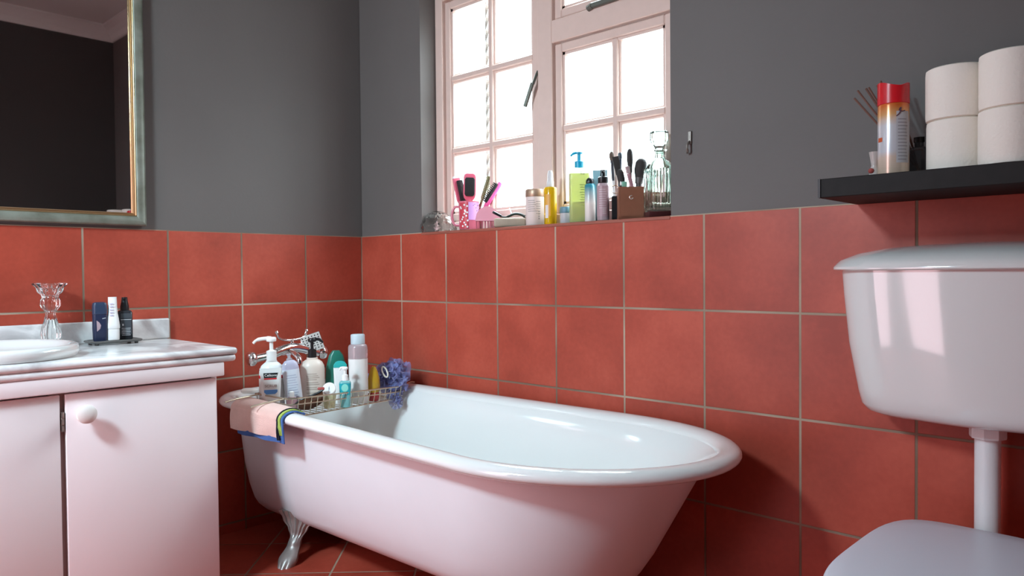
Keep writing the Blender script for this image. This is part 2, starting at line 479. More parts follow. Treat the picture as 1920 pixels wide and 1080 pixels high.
# outer skin
lv = [(.562, .024, .045, .040, .040, .155), (.535, .026, .066, .046, .046, .15), (.44, .030, .118, .056, .056, .14), (.34, .035, .172, .070, .070, .13), (.26, .042, .215, .088, .088, .12),
      (.205, .050, .25, .108, .108, .11), (.180, .057, .27, .124, .124, .105), (.158, .072, .298, .148, .148, .10), (.142, .090, .335, .178, .178, .10), (.129, .118, .37, .212, .212, .10), (.116, .20, .46, .285, .285, .10)]
rings = [tub_outline(*q) for q in lv]
for rg_ in rings:
    for v in rg_: v.z -= .040*(.562-v.z)/.45*(1-v.x/1.15)
b = new(); loft(b, rings, False, True); obj('outer_shell', b, M_tubout, BT)
# inside
li = [(.575, .030, .030, .030, .030), (.560, .043, .052, .043, .043), (.50, .065, .10, .060, .060), (.42, .08, .15, .072, .072), (.32, .10, .21, .09, .09),
      (.24, .13, .27, .115, .115), (.19, .18, .33, .16, .16), (.165, .24, .41, .22, .22), (.158, .30, .48, .285, .285)]
rings = [tub_outline(z, dl, dr, df, db, .17) for z, dl, dr, df, db in li]
b = new(); loft(b, rings, False, True); obj('enamel_interior', b, M_enamel, BT)
# roll rim
mid = tub_outline(.575); n = len(mid); rings = []
for k in range(18):
    a = 2*PI*k/18; ring = []
    for i in range(n):
        t = (mid[(i+1) % n]-mid[i-1]).normalized(); o = Vector((t.y, -t.x, 0))
        zz = math.sin(a)*.021
        if math.cos(a) < 0: zz -= .006*math.cos(a)*-1*(.5)
        ring.append(mid[i]+o*math.cos(a)*.034+Vector((0, 0, zz)))
    rings.append(ring)
rings.append([v.copy() for v in rings[0]])
b = new(); loft(b, rings, False, False); bmesh.ops.remove_doubles(b, verts=b.verts[:], dist=1e-5); obj('roll_rim', b, M_enamel, BT)
# claw feet
def foot():
    bm = new(); nu, nv = 28, 26
    def P(u, v, back):
        # v 0 floor .. 1 top, u -1..1 across
        def lerp(tab, q):
            for (q0, a0), (q1, a1) in zip(tab, tab[1:]):
                if q <= q1:
                    t = (q-q0)/(q1-q0); t = t*t*(3-2*t); return a0+(a1-a0)*t
            return tab[-1][1]
        w = lerp(((0, .032), (.1, .036), (.32, .025), (.45, .023), (.62, .038), (.8, .061), (1, .074)), v)
        o = lerp(((0, .066), (.12, .061), (.36, .020), (.55, -.002), (.8, -.004), (1, .004)), v)
        z = .185*v
        q = max(0, (v-.42)/.58)
        rib = .0042*math.cos(u*PI*6)*q**.6
        toe = .007*abs(math.cos(u*PI*1.5))*max(0, 1-v/.18) if not back else 0
        fan = (1-u*u)
        dep = (.018+.014*max(0, 1-v/.25))*fan
        yy = -(o+(dep if not back else -.012)+(rib if not back else 0)+toe)
        sx = -.020*(1-v)**1.5
        return Vector((u*w+sx, yy, z))
    F = [[bm.verts.new(P(-1+2*i/nu, j/nv, False)) for i in range(nu+1)] for j in range(nv+1)]
    B = [[bm.verts.new(P(-1+2*i/nu, j/nv, True)) for i in range(nu+1)] for j in range(nv+1)]
    for j in range(nv):
        for i in range(nu):
            bm.faces.new((F[j][i], F[j][i+1], F[j+1][i+1], F[j+1][i])); bm.faces.new((B[j][i+1], B[j][i], B[j+1][i], B[j+1][i+1]))
        bm.faces.new((F[j][0], F[j+1][0], B[j+1][0], B[j][0])); bm.faces.new((F[j+1][nu], F[j][nu], B[j][nu], B[j+1][nu]))
    for i in range(nu):
        bm.faces.new((F[0][i+1], F[0][i], B[0][i], B[0][i+1])); bm.faces.new((F[nv][i], F[nv][i+1], B[nv][i+1], B[nv][i]))
    return bm
f0 = obj('claw_foot', foot(), M_silver, BT, label='silver claw foot with a ribbed shell top')
for i, (x, y, rz) in enumerate(((.470, -.630, .60), (.478, -.225, PI-.62), (1.52, -.64, .1), (1.52, -.22, PI-.1))):
    f = f0 if i == 0 else f0.copy()
    if i: COL.objects.link(f)
    f.parent = BT; f.location = (x, y, 0); f.rotation_euler = (0, 0, rz)

# ------------------------------------------------------------------ toilet cistern
TX = 2.575
def cist(z, hx, yfr, r):
    # rounded D plan against the wall
    pts = []
    for k in range(11):
        a = -PI/2*k/10; pts.append((TX+hx-r+r*math.cos(a), yfr+r+r*math.sin(a)*1.0))
    pts = []
    n = 14
    # front edge slightly bowed, big front corners
    for k in range(n+1):
        a = PI+PI/2*k/n; pts.append((TX-hx+r+r*math.cos(a), yfr+r*.85+r*.85*math.sin(a)))
    for k in range(1, 12):
        t = k/12; x = TX-hx+r+(2*hx-2*r)*t; pts.append((x, yfr-.018*math.sin(PI*t)))
    for k in range(n+1):
        a = 1.5*PI+PI/2*k/n; pts.append((TX+hx-r+r*math.cos(a), yfr+r*.85+r*.85*math.sin(a)))
    pts += [(TX+hx, -.004), (TX-hx, -.004)]
    return [Vector((x, y, z)) for x, y in pts]
CT = thing('toilet_cistern', 'white ceramic cistern on the tiled wall below the shelf', 'cistern', (0, 0, 0))
b = new(); loft(b, [cist(*s) for s in ((.704, .22, -.140, .10), (.706, .247, -.163, .11), (.714, .264, -.180, .115), (.73, .274, -.189, .115), (.76, .280, -.194, .115), (.88, .299, -.205, .115), (1.0, .309, -.212, .115), (1.062, .313, -.214, .115))])
obj('tank', b, M_cer, CT)
b = new(); loft(b, [cist(*s) for s in ((1.060, .323, -.224, .12), (1.063, .331, -.231, .125), (1.069, .331, -.231, .125), (1.085, .318, -.219, .12), (1.102, .284, -.190, .115), (1.114, .23, -.150, .10), (1.121, .16, -.105, .07), (1.124, .08, -.07, .03))])
obj('cistern_lid', b, M_cer, CT)
b = new(); tube(b, [(TX, -.092, .70), (TX, -.092, .36), (TX, -.096, .325), (TX, -.108, .305), (TX, -.1235, .30)], .0265, 24); obj('flush_pipe', b, M_plas, CT)
b = new(); lathe(b, [(.030, .672), (.037, .672), (.038, .676), (.038, .703), (.036, .706), (.03, .706)], 8, c=(TX, -.092, 0)); obj('pipe_nut', b, M_plas, CT, smooth=False)

# ------------------------------------------------------------------ toilet
TL = thing('toilet', 'white toilet with closed pale seat lid below the cistern', 'toilet', (0, 0, 0))
def seat_ring(z, k, o=0):
    pts = []
    for i in range(72):
        a = 2*PI*i/72; c, q = math.cos(a), math.sin(a)
        e = 4.2 if q > 0 else 3.0
        r = (abs(c)**e+abs(q)**e)**(-1/e)
        pts.append(Vector((TX+.188*r*c*k, -.440+(.305*r*q)*k, z)))
    return pts
b = new(); loft(b, [seat_ring(.446, .98), seat_ring(.450, 1.0), seat_ring(.460, 1.0), seat_ring(.468, .985), seat_ring(.4725, .95), seat_ring(.475, .80), seat_ring(.476, .4)]); obj('seat_lid', b, M_seat, TL)
b = new(); loft(b, [seat_ring(.420, .955), seat_ring(.423, .97), seat_ring(.441, .97), seat_ring(.4445, .955)]); obj('seat', b, M_seat, TL)
b = new(); loft(b, [seat_ring(0, .62), seat_ring(.03, .60), seat_ring(.15, .55), seat_ring(.24, .68), seat_ring(.33, .88), seat_ring(.39, .94), seat_ring(.418, .94)]); obj('bowl', b, M_cer, TL)
b = new()
tube(b, [(TX, -.124, .30), (TX, -.22, .30)], .040, 20); obj('inlet_collar', b, M_plas, TL)
for sx in (-.075, .075):
    b = new(); tube(b, [(TX+sx-.018, -.150, .432), (TX+sx+.018, -.150, .432)], .010, 12); obj('seat_hinge', b, M_plas, TL)

# ------------------------------------------------------------------ vanity
VY1, VY0 = -.962, -1.97
VC = thing('vanity_cabinet', 'pale pink painted vanity cabinet under the marble top', 'cabinet', (0, 0, 0))
b = new()
box(b, (.012, (VY0+VY1)/2, .40), (.02, VY1-VY0, .72)); box(b, (.275, VY1-.009, .40), (.505, .018, .72)); box(b, (.275, VY0+.009, .40), (.505, .018, .72))
box(b, (.275, (VY0+VY1)/2, .06), (.505, VY1-VY0-.04, .018)); box(b, (.50, (VY0+VY1)/2, .03), (.02, VY1-VY0-.04, .06))
obj('carcass', b, M_cab, VC, smooth=False)
b = new(); box(b, (.522, -1.4275, .40), (.018, .060, .66)); obj('centre_stile', b, M_cabin, VC, smooth=False)
b = new(); box(b, (.545, (VY0+VY1)/2+.004, .753), (.045, VY1-VY0+.012, .046), .004, 2); obj('fascia', b, M_cab, VC)
d1 = obj('door', boxb(.533, .552, -1.4195, -.974, .065, .7235, .003, 2), M_cab, VC)
d2 = obj('door', boxb(.533, .552, -1.96, -1.434, .065, .7235, .003, 2), M_cab, VC)
def knob(y):
    bm = new(); M = Matrix.Translation((.552, y, .664)) @ Matrix.Rotation(PI/2, 4, 'Y')
    lathe(bm, [(.013, 0), (.012, .006), (.010, .013), (.014, .019), (.0235, .023), (.0275, .029), (.0265, .037), (.019, .042), (.008, .044), (.0, .0445)], 32, M=M)
    return bm
obj('knob', knob(-1.374), M_knob, d1, label='round white knob'); obj('knob', knob(-1.92), M_knob, d2)
b = new(); box(b, (.545, -1.4265, .645), (.010, .009, .05), .002, 1)
for z in (.625, .645, .665): tube(b, [(.548, -1.4265, z-.008), (.548, -1.4265, z+.008)], .0045, 8)
obj('hinge', b, M_hinge, d2)
MT = thing('marble_countertop', 'white grey marble top with rounded edge on the vanity', 'countertop', (0, 0, 0))
b = new(); rings = []
prof = [(.0, .7985), (.0, .821), (.555, .821), (.566, .8195), (.573, .815), (.5755, .808), (.574, .8005), (.569, .7985)]
b = boxb(.001, .576, -1.99, -.908, .7990, .822, .010, 4)
obj('upper_slab', b, M_marble, MT)
b = boxb(.001, .572, -1.985, -.912, .776, .7995, .010, 4)
obj('lower_slab', b, M_marble, MT)
b = boxb(.0005, .020, -1.98, -.906, .822, .900, .006, 3)
obj('backsplash', b, M_marble, MT)
# basin
BS = thing('wash_basin', 'oval white ceramic basin set into the marble top', 'basin', (.318, -1.53, .8195))
b = new()
lathe(b, [(.93, .001), (.965, .006), (.985, .018), (.985, .028), (.97, .036), (.93, .041), (.885, .040), (.85, .034), (.82, .028), (.79, .022), (.70, .012), (.5, .007), (.2, .005), (0, .005)], 72, .240, .212)
obj('bowl', b, M_cer, BS)
b = new(); lathe(b, [(.0, .0065), (.022, .0065), (.024, .009), (.018, .010), (0, .0095)], 24); obj('drain', b, M_chrome, BS)

# things on the marble top
M_slate = mat('dark_slate', (.10, .095, .09), .35, noise=.5, nscale=40)
TY = thing('small_tray', 'small dark stone tray under the bottles beside the basin', 'tray', (.095, -1.135, .822), math.radians(0))
b = new(); rloft(b, [(.050, .082, .02, .007), (.054, .086, .022, .010), (.054, .086, .022, .014), (.051, .083, .02, .016), (.046, .078, .018, .013), (.02, .05, .01, .0125)]); obj('plate', b, M_slate, TY)
for sy in (-.065, .065):
    for sx in (-.035, .035):
        b = new(); lathe(b, [(.006, 0), (.007, .008)], 10, c=(sx, sy, 0)); obj('leg', b, M_slate, TY)
TZ = .8352
x, y = .105, -1.182
M_navy = mat('navy_plastic', (.018, .026, .060), .3)
M_navyl = mat('navy_light', (.028, .045, .085), .3)
BD = thing('deodorant_bottle', 'navy blue flat deodorant with rounded cap, leftmost on the dark tray', 'bottle', (x, y, TZ), face(x, y, .2))
b = new(); rloft(b, [(.019, .013, .008, 0), (.0215, .0145, .010, .004), (.023, .015, .010, .045), (.0225, .015, .010, .094)]); obj('body', b, M_navy, BD)
b = new(); rloft(b, [(.0225, .0155, .010, .095), (.0228, .0155, .010, .125), (.0205, .0135, .0095, .1345), (.014, .008, .006, .1375)]); obj('cap', b, M_navyl, BD)
b = new(); prism(b, [(-.012, .035), (-.002, .044), (.001, .056), (-.004, .066), (-.013, .074)], -.0155, -.0149); obj('emblem', b, mat('dusty_pink', (.42, .30, .33), .4), BD, smooth=False)
b = new(); prism(b, [(.005, .078), (.016, .080), (.016, .083), (.005, .081)], -.0157, -.0151); obj('label_mark', b, mat('grey_print', (.35, .36, .38), .5), BD, smooth=False)
x, y = .110, -1.141
BW = thing('lotion_bottle', 'white waisted bottle with a tall narrow top, middle of the dark tray', 'bottle', (x, y, TZ), face(x, y))
b = new(); lathe(b, [(.017, 0), (.0205, .003), (.021, .03), (.0207, .041)], 28, 1, .8); obj('cap', b, M_white, BW)
b = new(); lathe(b, [(.0207, .0415), (.0222, .044), (.022, .055), (.0195, .075), (.016, .098), (.0145, .12), (.0138, .15), (.0138, .154)], 28, 1, .8); obj('body', b, M_white, BW)
b = new()
for i in range(5): prism(b, [(-.009, .088+i*.010), (.002, .088+i*.010), (.002, .092+i*.010), (-.009, .092+i*.010)], -.0172+i*.0006, -.0120)
obj('printed_text', b, mat('lilac_print', (.55, .52, .66), .5), BW, smooth=False)
x, y = .085, -1.092
M_ink = mat('charcoal_bottle', (.020, .021, .026), .25)
BB = thing('spray_bottle', 'black spray bottle with pointed pump top, rightmost on the dark tray', 'bottle', (x, y, TZ), face(x, y))
b = new(); rloft(b, [(.0225, .017, .006, 0), (.025, .019, .008, .003), (.0248, .019, .008, .095), (.021, .016, .010, .1025), (.014, .012, .009, .105)]); obj('body', b, M_ink, BB)
b = new(); lathe(b, [(.0145, .105), (.0145, .118), (.011, .135), (.0095, .151), (.006, .152)], 24); box(b, (-.004, -.008, .146), (.008, .014, .009), .002, 1); obj('pump_head', b, M_black, BB)
b = new(); box(b, (.004, -.0192, .085), (.034, .0008, .018)); box(b, (.004, -.0192, .045), (.034, .0008, .052)); obj('label', b, mat('slate_label', (.045, .05, .06), .5), BB, smooth=False)
b = new(); box(b, (.004, -.0197, .0715), (.034, .0008, .0022)); box(b, (-.006, -.0197, .053), (.005, .0008, .007))
for i in range(5): box(b, (.004, -.0197, .040-.006*i), (.028-.003*(i % 2), .0008, .0018))
obj('printed_text', b, mat('white_print', (.5, .5, .52), .5), BB, smooth=False)
# candle holder
x, y = .072, -1.325
CH = thing('candle_holder', 'cut glass candlestick behind the wash basin', 'candlestick', (x, y, .822))
b = new()
prof = [(.040, 0), (.042, .003), (.040, .010), (.030, .016), (.024, .022), (.030, .034), (.0315, .046), (.028, .066), (.020, .090), (.0155, .112), (.016, .122), (.020, .128), (.028, .138), (.032, .150), (.030, .160), (.024, .170), (.026, .178), (.036, .188), (.038, .193), (.040, .205), (.051, .214), (.052, .218), (.048, .220), (.018, .2195), (.016, .205), (.010, .203), (0, .203)]
prof = [(r, z) for r, z in prof]
lathe(b, prof, 48, rib=.05, nrib=12); obj('stem', b, M_glass, CH)

# ------------------------------------------------------------------ things over the bath
TRZ = .552
def railx(y): return .565-.080*(y+.80)
def railz(y): return -.022*(y+.80)/.6
TR = thing('bath_tray', 'brass coloured wire bath tray across the tap end of the bath', 'bath tray', (0, 0, 0))
wd = .225
yA, yB = -.712, -.165
def lpt(y, off, z): return Vector((railx(y)-off, y-off*.08, z+(railz(y) if z > TRZ+.01 else 0)))
def rect_rail(z, ins, ya, yb, r):
    bm = new(); pts = []
    cs = [(ya, ins), (yb, ins), (yb, wd-ins), (ya, wd-ins)]
    for i in range(4):
        y0, o0 = cs[i]; y1, o1 = cs[(i+1) % 4]
        for k in range(10):
            t = .06+.88*k/9
            pts.append(lpt(y0+(y1-y0)*t, o0+(o1-o0)*t, z))
    tube(bm, pts, r, 8, closed=True); return bm
obj('top_rail', rect_rail(.622, 0, yA, yB, .0032), M_wire, TR)
obj('middle_rail', rect_rail(.600, .004, yA+.004, yB-.004, .0026), M_wire, TR)
b = rect_rail(TRZ-.004, .016, yA+.02, yB-.02, .0026)
obj('bottom_rail', b, M_wire, TR)
b = new()
for k in range(20):
    t = (k+.5)/20; y = yA+(yB-yA)*t
    tube(b, spline([lpt(y, 0, .622), lpt(y, .004, .60), lpt(y, .014, TRZ), lpt(y, .03, TRZ-.003), lpt(y, wd-.03, TRZ-.003), lpt(y, wd-.014, TRZ), lpt(y, wd-.004, .60), lpt(y, wd, .622)], 3), .0016, 6)
obj('cross_wires', b, M_wire, TR)
for ya, yb in ((yA+.01, -.845), (yB-.01, -.075)):
    for o in (.03, wd-.03):
        b = new(); e = lpt(yb, o, .606 if yb < -.5 else .628)
        tube(b, spline([lpt(ya, o, .622), lpt((ya*2+yb)/3, o, .618), lpt((ya+yb*3)/4, o, .612 if yb < -.5 else .630), e], 5), .0030, 8); obj('arm', b, M_wire, TR)
bev = TRZ+.0005

def pump_head(parent, z, mat_, s=1, rot=0, name='pump', long=.055, neck=True):
    bm = new()
    lathe(bm, [(.0165*s, z), (.0165*s, z+.030*s), (.010*s, z+.032*s), (.0062*s, z+.034*s), (.0062*s, z+.058*s), (.0155*s, z+.060*s), (.0165*s, z+.064*s), (.0165*s, z+.070*s), (.014*s, z+.073*s)], 24)
    pts = spline([(0, 0, z+.068*s), (-.022*s, 0, z+.069*s), (-long*.8*s, 0, z+.065*s), (-long*s, 0, z+.055*s)], 5)
    M = Matrix.Rotation(rot, 3, 'Z')
    tube(bm, [M @ p for p in pts], [.0075*s]*4+[.006*s]*6+[.0045*s]*(len(pts)-10), 10)
    return obj(name, bm, mat_, parent)

# white pump bottle
x, y = 0.352, -0.665
o = thing('pump_bottle', 'white pump bottle at the left end of the bath tray', 'bottle', (x, y, bev), face(x, y))
o.scale = (1, 1, 1.09)
b = new(); lathe(b, [(.043, 0), (.046, .004), (.0465, .02), (.0465, .115), (.045, .135), (.038, .153), (.026, .163), (.0205, .166), (.0205, .170)], 36, 1, .72); obj('body', b, M_white, o)
pump_head(o, .170, M_white, 1.12, 0, 'pump', .058)
b = new(); lathe(b, [(.0468, .110), (.0470, .111), (.0470, .120), (.0466, .121)], 36, 1, .725); obj('red_band', b, M_red, o)
# scrub tube
x, y = 0.408, -0.700
o = thing('scrub_tube', 'white facial scrub tube standing in front of the white pump bottle', 'tube', (x, y, bev), face(x, y))
o.scale = (1, 1, 1.07)
M_tubew = mat('pearly_tube', (.74, .72, .70), .35)
b = new(); rloft(b, [(.030, .019, .018, .028), (.031, .0195, .019, .032), (.034, .017, .016, .075), (.037, .010, .009, .125), (.039, .003, .0025, .150), (.039, .0022, .002, .154)]); obj('tube_body', b, M_tubew, o)
b = new(); rloft(b, [(.029, .018, .017, 0), (.030, .019, .018, .003), (.030, .019, .018, .0275)]); obj('cap', b, mat('blue_grey_cap', (.40, .46, .55), .35), o)
def tilted_plate(bm, outline, y0, k):   # outline (x,z) lying on the tube's sloping front
    def yf(z):
        kn = ((.032, -.0195), (.075, -.017), (.125, -.010), (.150, -.003), (.160, -.002))
        for (z0, a0), (z1, a1) in zip(kn, kn[1:]):
            if z <= z1: return a0+(a1-a0)*(z-z0)/(z1-z0)
        return kn[-1][1]
    ring1 = [Vector((px, yf(pz)-.0016, pz)) for px, pz in outline]; ring2 = [v+Vector((0, .0012, 0)) for v in ring1]
    return loft(bm, [ring1, ring2])
kk = .145
b = new(); tilted_plate(b, [(-.024, .122), (.020, .122), (.026, .138), (-.026, .138)], -.0040, kk); obj('brand_banner', b, M_black, o, smooth=False)
b = new(); tilted_plate(b, [(-.024, .1165), (.020, .1165), (.022, .1205), (-.024, .1205)], -.0040, kk); obj('red_stripe', b, M_red, o, smooth=False)
b = new(); tilted_plate(b, [(-.024, .073), (-.016, .066), (.014, .066), (.023, .073), (.023, .081), (-.024, .081)], -.0040, kk); obj('blue_banner', b, mat('label_blue', (.10, .25, .55), .4), o, smooth=False)
t1 = text('Celltone', .0125, M_white, o, (0, 0, 0)); t1.location = (0, -.0108, .1300); t1.rotation_euler = (-.27, 0, 0)
t2 = text('SCRUB', .0125, mat('brown_print', (.32, .20, .17), .5), o, (0, 0, 0), sx=1.15); t2.location = (0, -.0162, .0935); t2.rotation_euler = (-.14, 0, 0)
# pink nail-polish sized bottle
x, y = 0.452, -0.64
o = thing('small_pink_bottle', 'tiny pink bottle with white cap beside the scrub tube', 'bottle', (x, y, bev), face(x, y))
o.scale = (1.05, 1.05, 1.35)
b = new(); rloft(b, [(.017, .013, .006, 0), (.0185, .014, .007, .003), (.0185, .014, .007, .034), (.013, .010, .006, .040)]); obj('body', b, mat('pink_liquid', (.75, .45, .47), .15, trans=.45), o)
b = new(); lathe(b, [(.008, .040), (.0085, .042), (.0085, .055), (.006, .056)], 20); obj('cap', b, M_white, o)
# lavender bottle, leaning
x, y = 0.413, -0.603
o = thing('lavender_bottle', 'clear lavender bottle leaning between the white and cream pump bottles', 'bottle', (x, y, bev+.002), face(x, y))
o.scale = (1, 1, 1.04)
o.rotation_euler = (0, math.radians(-6), face(x, y))
M_lavl = mat('white_label', (.66, .66, .72), .4)
b = new(); rloft(b, [(.029, .019, .014, 0), (.031, .021, .016, .004), (.031, .021, .016, .150), (.028, .019, .015, .166), (.019, .015, .012, .176), (.011, .011, .010, .179)]); obj('body', b, mat('lavender_plastic', (.66, .62, .76), .15, trans=.35), o)
b = new(); rloft(b, [(.0312, .0212, .016, .012), (.0312, .0212, .016, .146)]); obj('label', b, M_lavl, o)
b = new()
for i in range(11): box(b, (0, -.0215, .035+i*.009), (.040-.006*(i % 3), .0008, .0022))
obj('printed_text', b, mat('lilac_grey_print', (.42, .42, .52), .5), o, smooth=False)
b = new(); lathe(b, [(.011, .179), (.011, .185), (.006, .187), (.006, .196), (.0085, .198), (.0085, .203)], 20); obj('spout', b, mat('clear_cap', (.75, .75, .80), .15, trans=.6), o)
# cream pump bottle
x, y = 0.392, -0.515
o = thing('pump_bottle', 'cream pump bottle with a black pump on the bath tray', 'bottle', (x, y, bev), face(x, y))
o.scale = (1, 1, 1.04)
b = new(); lathe(b, [(.043, 0), (.046, .004), (.0465, .02), (.0468, .135), (.045, .150), (.037, .164), (.026, .171), (.021, .173), (.021, .180)], 40, 1, .75); obj('body', b, M_cream, o)
b = new()
for i, zz in enumerate((.12, .113, .106, .099, .088, .081, .070, .063, .05)): patch(b, .0473, zz, zz+.0025, -.5, .35+.12*(i % 3))
for v in b.verts: v.co.y *= .75
obj('printed_text', b, mat('tan_print', (.42, .31, .25), .5), o, smooth=False)
p = pump_head(o, .180, M_black, .98, PI, 'pump', .042)
# green sponge bag shape
x, y = 0.405, -0.415
M_green = mat('green_plastic', (.03, .25, .18), .3, trans=.35)
o = thing('green_bottle', 'dark green translucent flat bottle behind the white tube', 'bottle', (x, y, bev), face(x, y))
o.scale = (1, 1, 1.27)
b = new(); rloft(b, [(.030, .016, .014, 0), (.040, .020, .018, .006), (.044, .022, .020, .06), (.040, .020, .018, .11), (.028, .016, .014, .148), (.014, .010, .009, .163)]); obj('body', b, M_green, o)
# teal tube + white tube
x, y = 0.452, -0.428
o = thing('white_tube', 'white squeeze tube with teal end standing in front of the green bottle', 'tube', (x, y, bev), face(x, y))
o.scale = (1, 1, 1.12)
b = new(); rloft(b, [(.018, .014, .012, .0), (.023, .017, .015, .004), (.0245, .014, .012, .08), (.0255, .006, .005, .118), (.026, .003, .0025, .128)]); obj('tube_body', b, M_white, o)
b = new(); rloft(b, [(.026, .003, .0025, .1285), (.0255, .0025, .002, .138), (.018, .0022, .002, .148), (.008, .002, .0018, .152)]); obj('end_seal', b, mat('teal_plastic', (.03, .42, .40), .35), o)
# tall bottle
x, y = 0.478, -0.362
o = thing('tall_bottle', 'tall clear bottle half full of white lotion with pale blue cap', 'bottle', (x, y, bev), face(x, y))
o.scale = (1.08, 1.08, 1.02)
b = new(); lathe(b, [(.032, 0), (.0345, .004), (.035, .02), (.035, .172)], 36, 1, .85); obj('lotion', b, mat('white_lotion', (.78, .74, .71), .3), o, label='white lotion filling the lower part')
b = new(); lathe(b, [(.0352, .1725), (.0352, .215), (.033, .224), (.026, .229)], 36, 1, .85); obj('upper_body', b, mat('mauve_clear', (.62, .50, .52), .15, trans=.45), o, label='clear mauve upper body')
b = new(); lathe(b, [(.025, .229), (.0255, .231), (.0255, .262), (.024, .266), (.02, .267)], 32, 1, .9); obj('cap', b, mat('pale_blue_cap', (.52, .62, .66), .35), o)
# teal small pump bottle
x, y = 0.52, -0.452
o = thing('pump_bottle', 'small teal pump bottle with white pump on the bath tray', 'bottle', (x, y, bev), face(x, y))
o.scale = (1, 1, 1.05)
M_teal = mat('teal_label', (.01, .36, .42), .3)
b = new(); rloft(b, [(.017, .013, .010, 0), (.019, .0145, .011, .003), (.0225, .016, .012, .088), (.020, .014, .011, .094), (.012, .011, .009, .097)]); obj('body', b, mat('aqua_plastic', (.25, .60, .60), .2, trans=.3), o)
b = new(); rloft(b, [(.0205, .0156, .0115, .045), (.0228, .0163, .0122, .088)]); obj('label', b, M_teal, o)
b = new(); prism(b, [(.013*math.cos(t)-.001, .072+.014*math.sin(t)) for t in [2*PI*k/20 for k in range(20)]], -.0170, -.0160); obj('round_patch', b, mat('mint_patch', (.25, .68, .58), .4), o, smooth=False)
b = new()
for i in range(3): box(b, (-.009+.007*i, -.0166, .051), (.004, .0008, .007))
obj('printed_text', b, M_white, o, smooth=False)
pump_head(o, .097, M_white, .68, 0, 'pump', .030)
# yellow bottle
x, y = 0.487, -0.294
o = thing('yellow_bottle', 'amber yellow bottle with red base between tall bottle and loofah', 'bottle', (x, y, bev), face(x, y))
o.scale = (1, 1, 0.95)
b = new(); lathe(b, [(.019, .036), (.0235, .045), (.025, .065), (.023, .095), (.016, .125), (.009, .142), (.004, .146)], 28, 1, .8); obj('body', b, mat('amber_plastic', (.62, .36, .03), .2, trans=.25), o)
b = new(); lathe(b, [(.019, 0), (.021, .003), (.021, .033), (.019, .0355)], 28, 1, .8); obj('cap', b, mat('dark_red_cap', (.35, .03, .03), .35), o)
# round brush: white disc back with pale bristles
x, y = 0.505, -0.512
o = thing('body_brush', 'round white topped brush with pale yellow bristles on the bath tray', 'brush', (x, y, bev+.004), face(x, y, -.1))
b = new(); lathe(b, [(.020, 0), (.021, .003), (.022, .050)], 28, rib=.03, nrib=14); obj('bristles', b, mat('pale_bristle', (.62, .55, .33), .8, noise=.4, nscale=120), o)
M = Matrix.Translation((0, -.004, .070)) @ Matrix.Rotation(math.radians(62), 4, 'X')
b = new(); lathe(b, [(.018, -.016), (.023, -.010), (.025, -.003), (.0255, .006), (.022, .010), (.008, .0108), (0, .011)], 32, M=M); obj('disc_back', b, M_white, o, label='round white disc with a grey mark')
b = new(); lathe(b, [(.0022, 0), (.0022, .001)], 4, M=M @ Matrix.Translation((0, 0, .0106)) @ Matrix.Diagonal((1, 4.5, 1, 1))); obj('disc_mark', b, mat('grey_mark', (.3, .3, .32), .5), o, smooth=False)
# brown claw clip
x, y = 0.5, -0.59
o = thing('hair_claw', 'brown tortoiseshell hair claw with dark ridge in the wire tray', 'hair clip', (x, y, bev), face(x, y, -.05))
M_tort = mat('tortoiseshell', (.16, .065, .035), .2, noise=.6, nscale=60, trans=.25)
for s in (-1, 1):
    b = new(); rings = []
    for i in range(9):
        u = i/8*2-1; w = .034*(1-.25*u*u)
        rings.append([Vector((u*.044, s*(.004+.018*math.sin(PI*k/8)**1.0), .060+.012*u-w*2.0*.75*k/8*(1))) for k in range(9)])
    rs = [[b.verts.new(p) for p in r] for r in rings]
    for r0, r1 in zip(rs, rs[1:]):
        for k in range(8): b.faces.new((r0[k], r0[k+1], r1[k+1], r1[k]))
    bmesh.ops.solidify(b, geom=b.faces[:], thickness=.003)
    obj('jaw', b, M_tort, o)
b = new(); tube(b, spline([(-.055, -.004, .030), (-.03, -.008, .048), (.0, -.008, .058), (.03, -.006, .070), (.048, -.004, .082)], 5), .0040, 8); obj('ridge', b, M_black, o, label='dark ridge along the top')
b = new(); box(b, (.038, -.004, .084), (.026, .012, .010), .004, 2); obj('grip', b, mat('dull_red', (.36, .07, .06), .4), o)
# loofah
x, y, z = .452, -.178, .640
o = thing('bath_puff', 'blue mesh bath puff on the back rim of the bath', 'bath puff', (x, y, z))
b = new(); rnd = random.Random(3)
def ribbon(bm, cc, ax, R, wid, ruf, ph, turns=1.0):
    ax = Vector(ax).normalized(); u = ax.cross(Vector((.3, .2, .9))).normalized(); w = ax.cross(u)
    n = 44; A = []; B = []
    for i in range(n+1):
        t = 2*PI*turns*i/n
        d = u*math.cos(t)+w*math.sin(t)
        rr = R*(1+.13*math.sin(5*t+ph))
        p = Vector(cc)+d*rr+ax*(ruf*math.sin(9*t+ph))
        q = Vector(cc)+d*(rr+wid)+ax*(ruf*1.7*math.sin(9*t+ph+1.1))
        A.append(bm.verts.new(p)); B.append(bm.verts.new(q))
    for i in range(n): bm.faces.new((A[i], A[i+1], B[i+1], B[i]))
for k in range(34):
    ax = (rnd.uniform(-1, 1), rnd.uniform(-1, 1), rnd.uniform(-1, 1))
    cc = (rnd.uniform(-.026, .026), rnd.uniform(-.034, .034), rnd.uniform(-.016, .020))
    ribbon(b, cc, ax, rnd.uniform(.018, .044), rnd.uniform(.014, .024), rnd.uniform(.004, .009), rnd.uniform(0, 6))
for k in range(7):
    cc = (.022+.004*k, -.01+.012*math.sin(k), -.035-.012*k)
    ribbon(b, cc, (rnd.uniform(-1, 1), rnd.uniform(-1, 1), .3), .020-.0012*k, .016, .007, k)
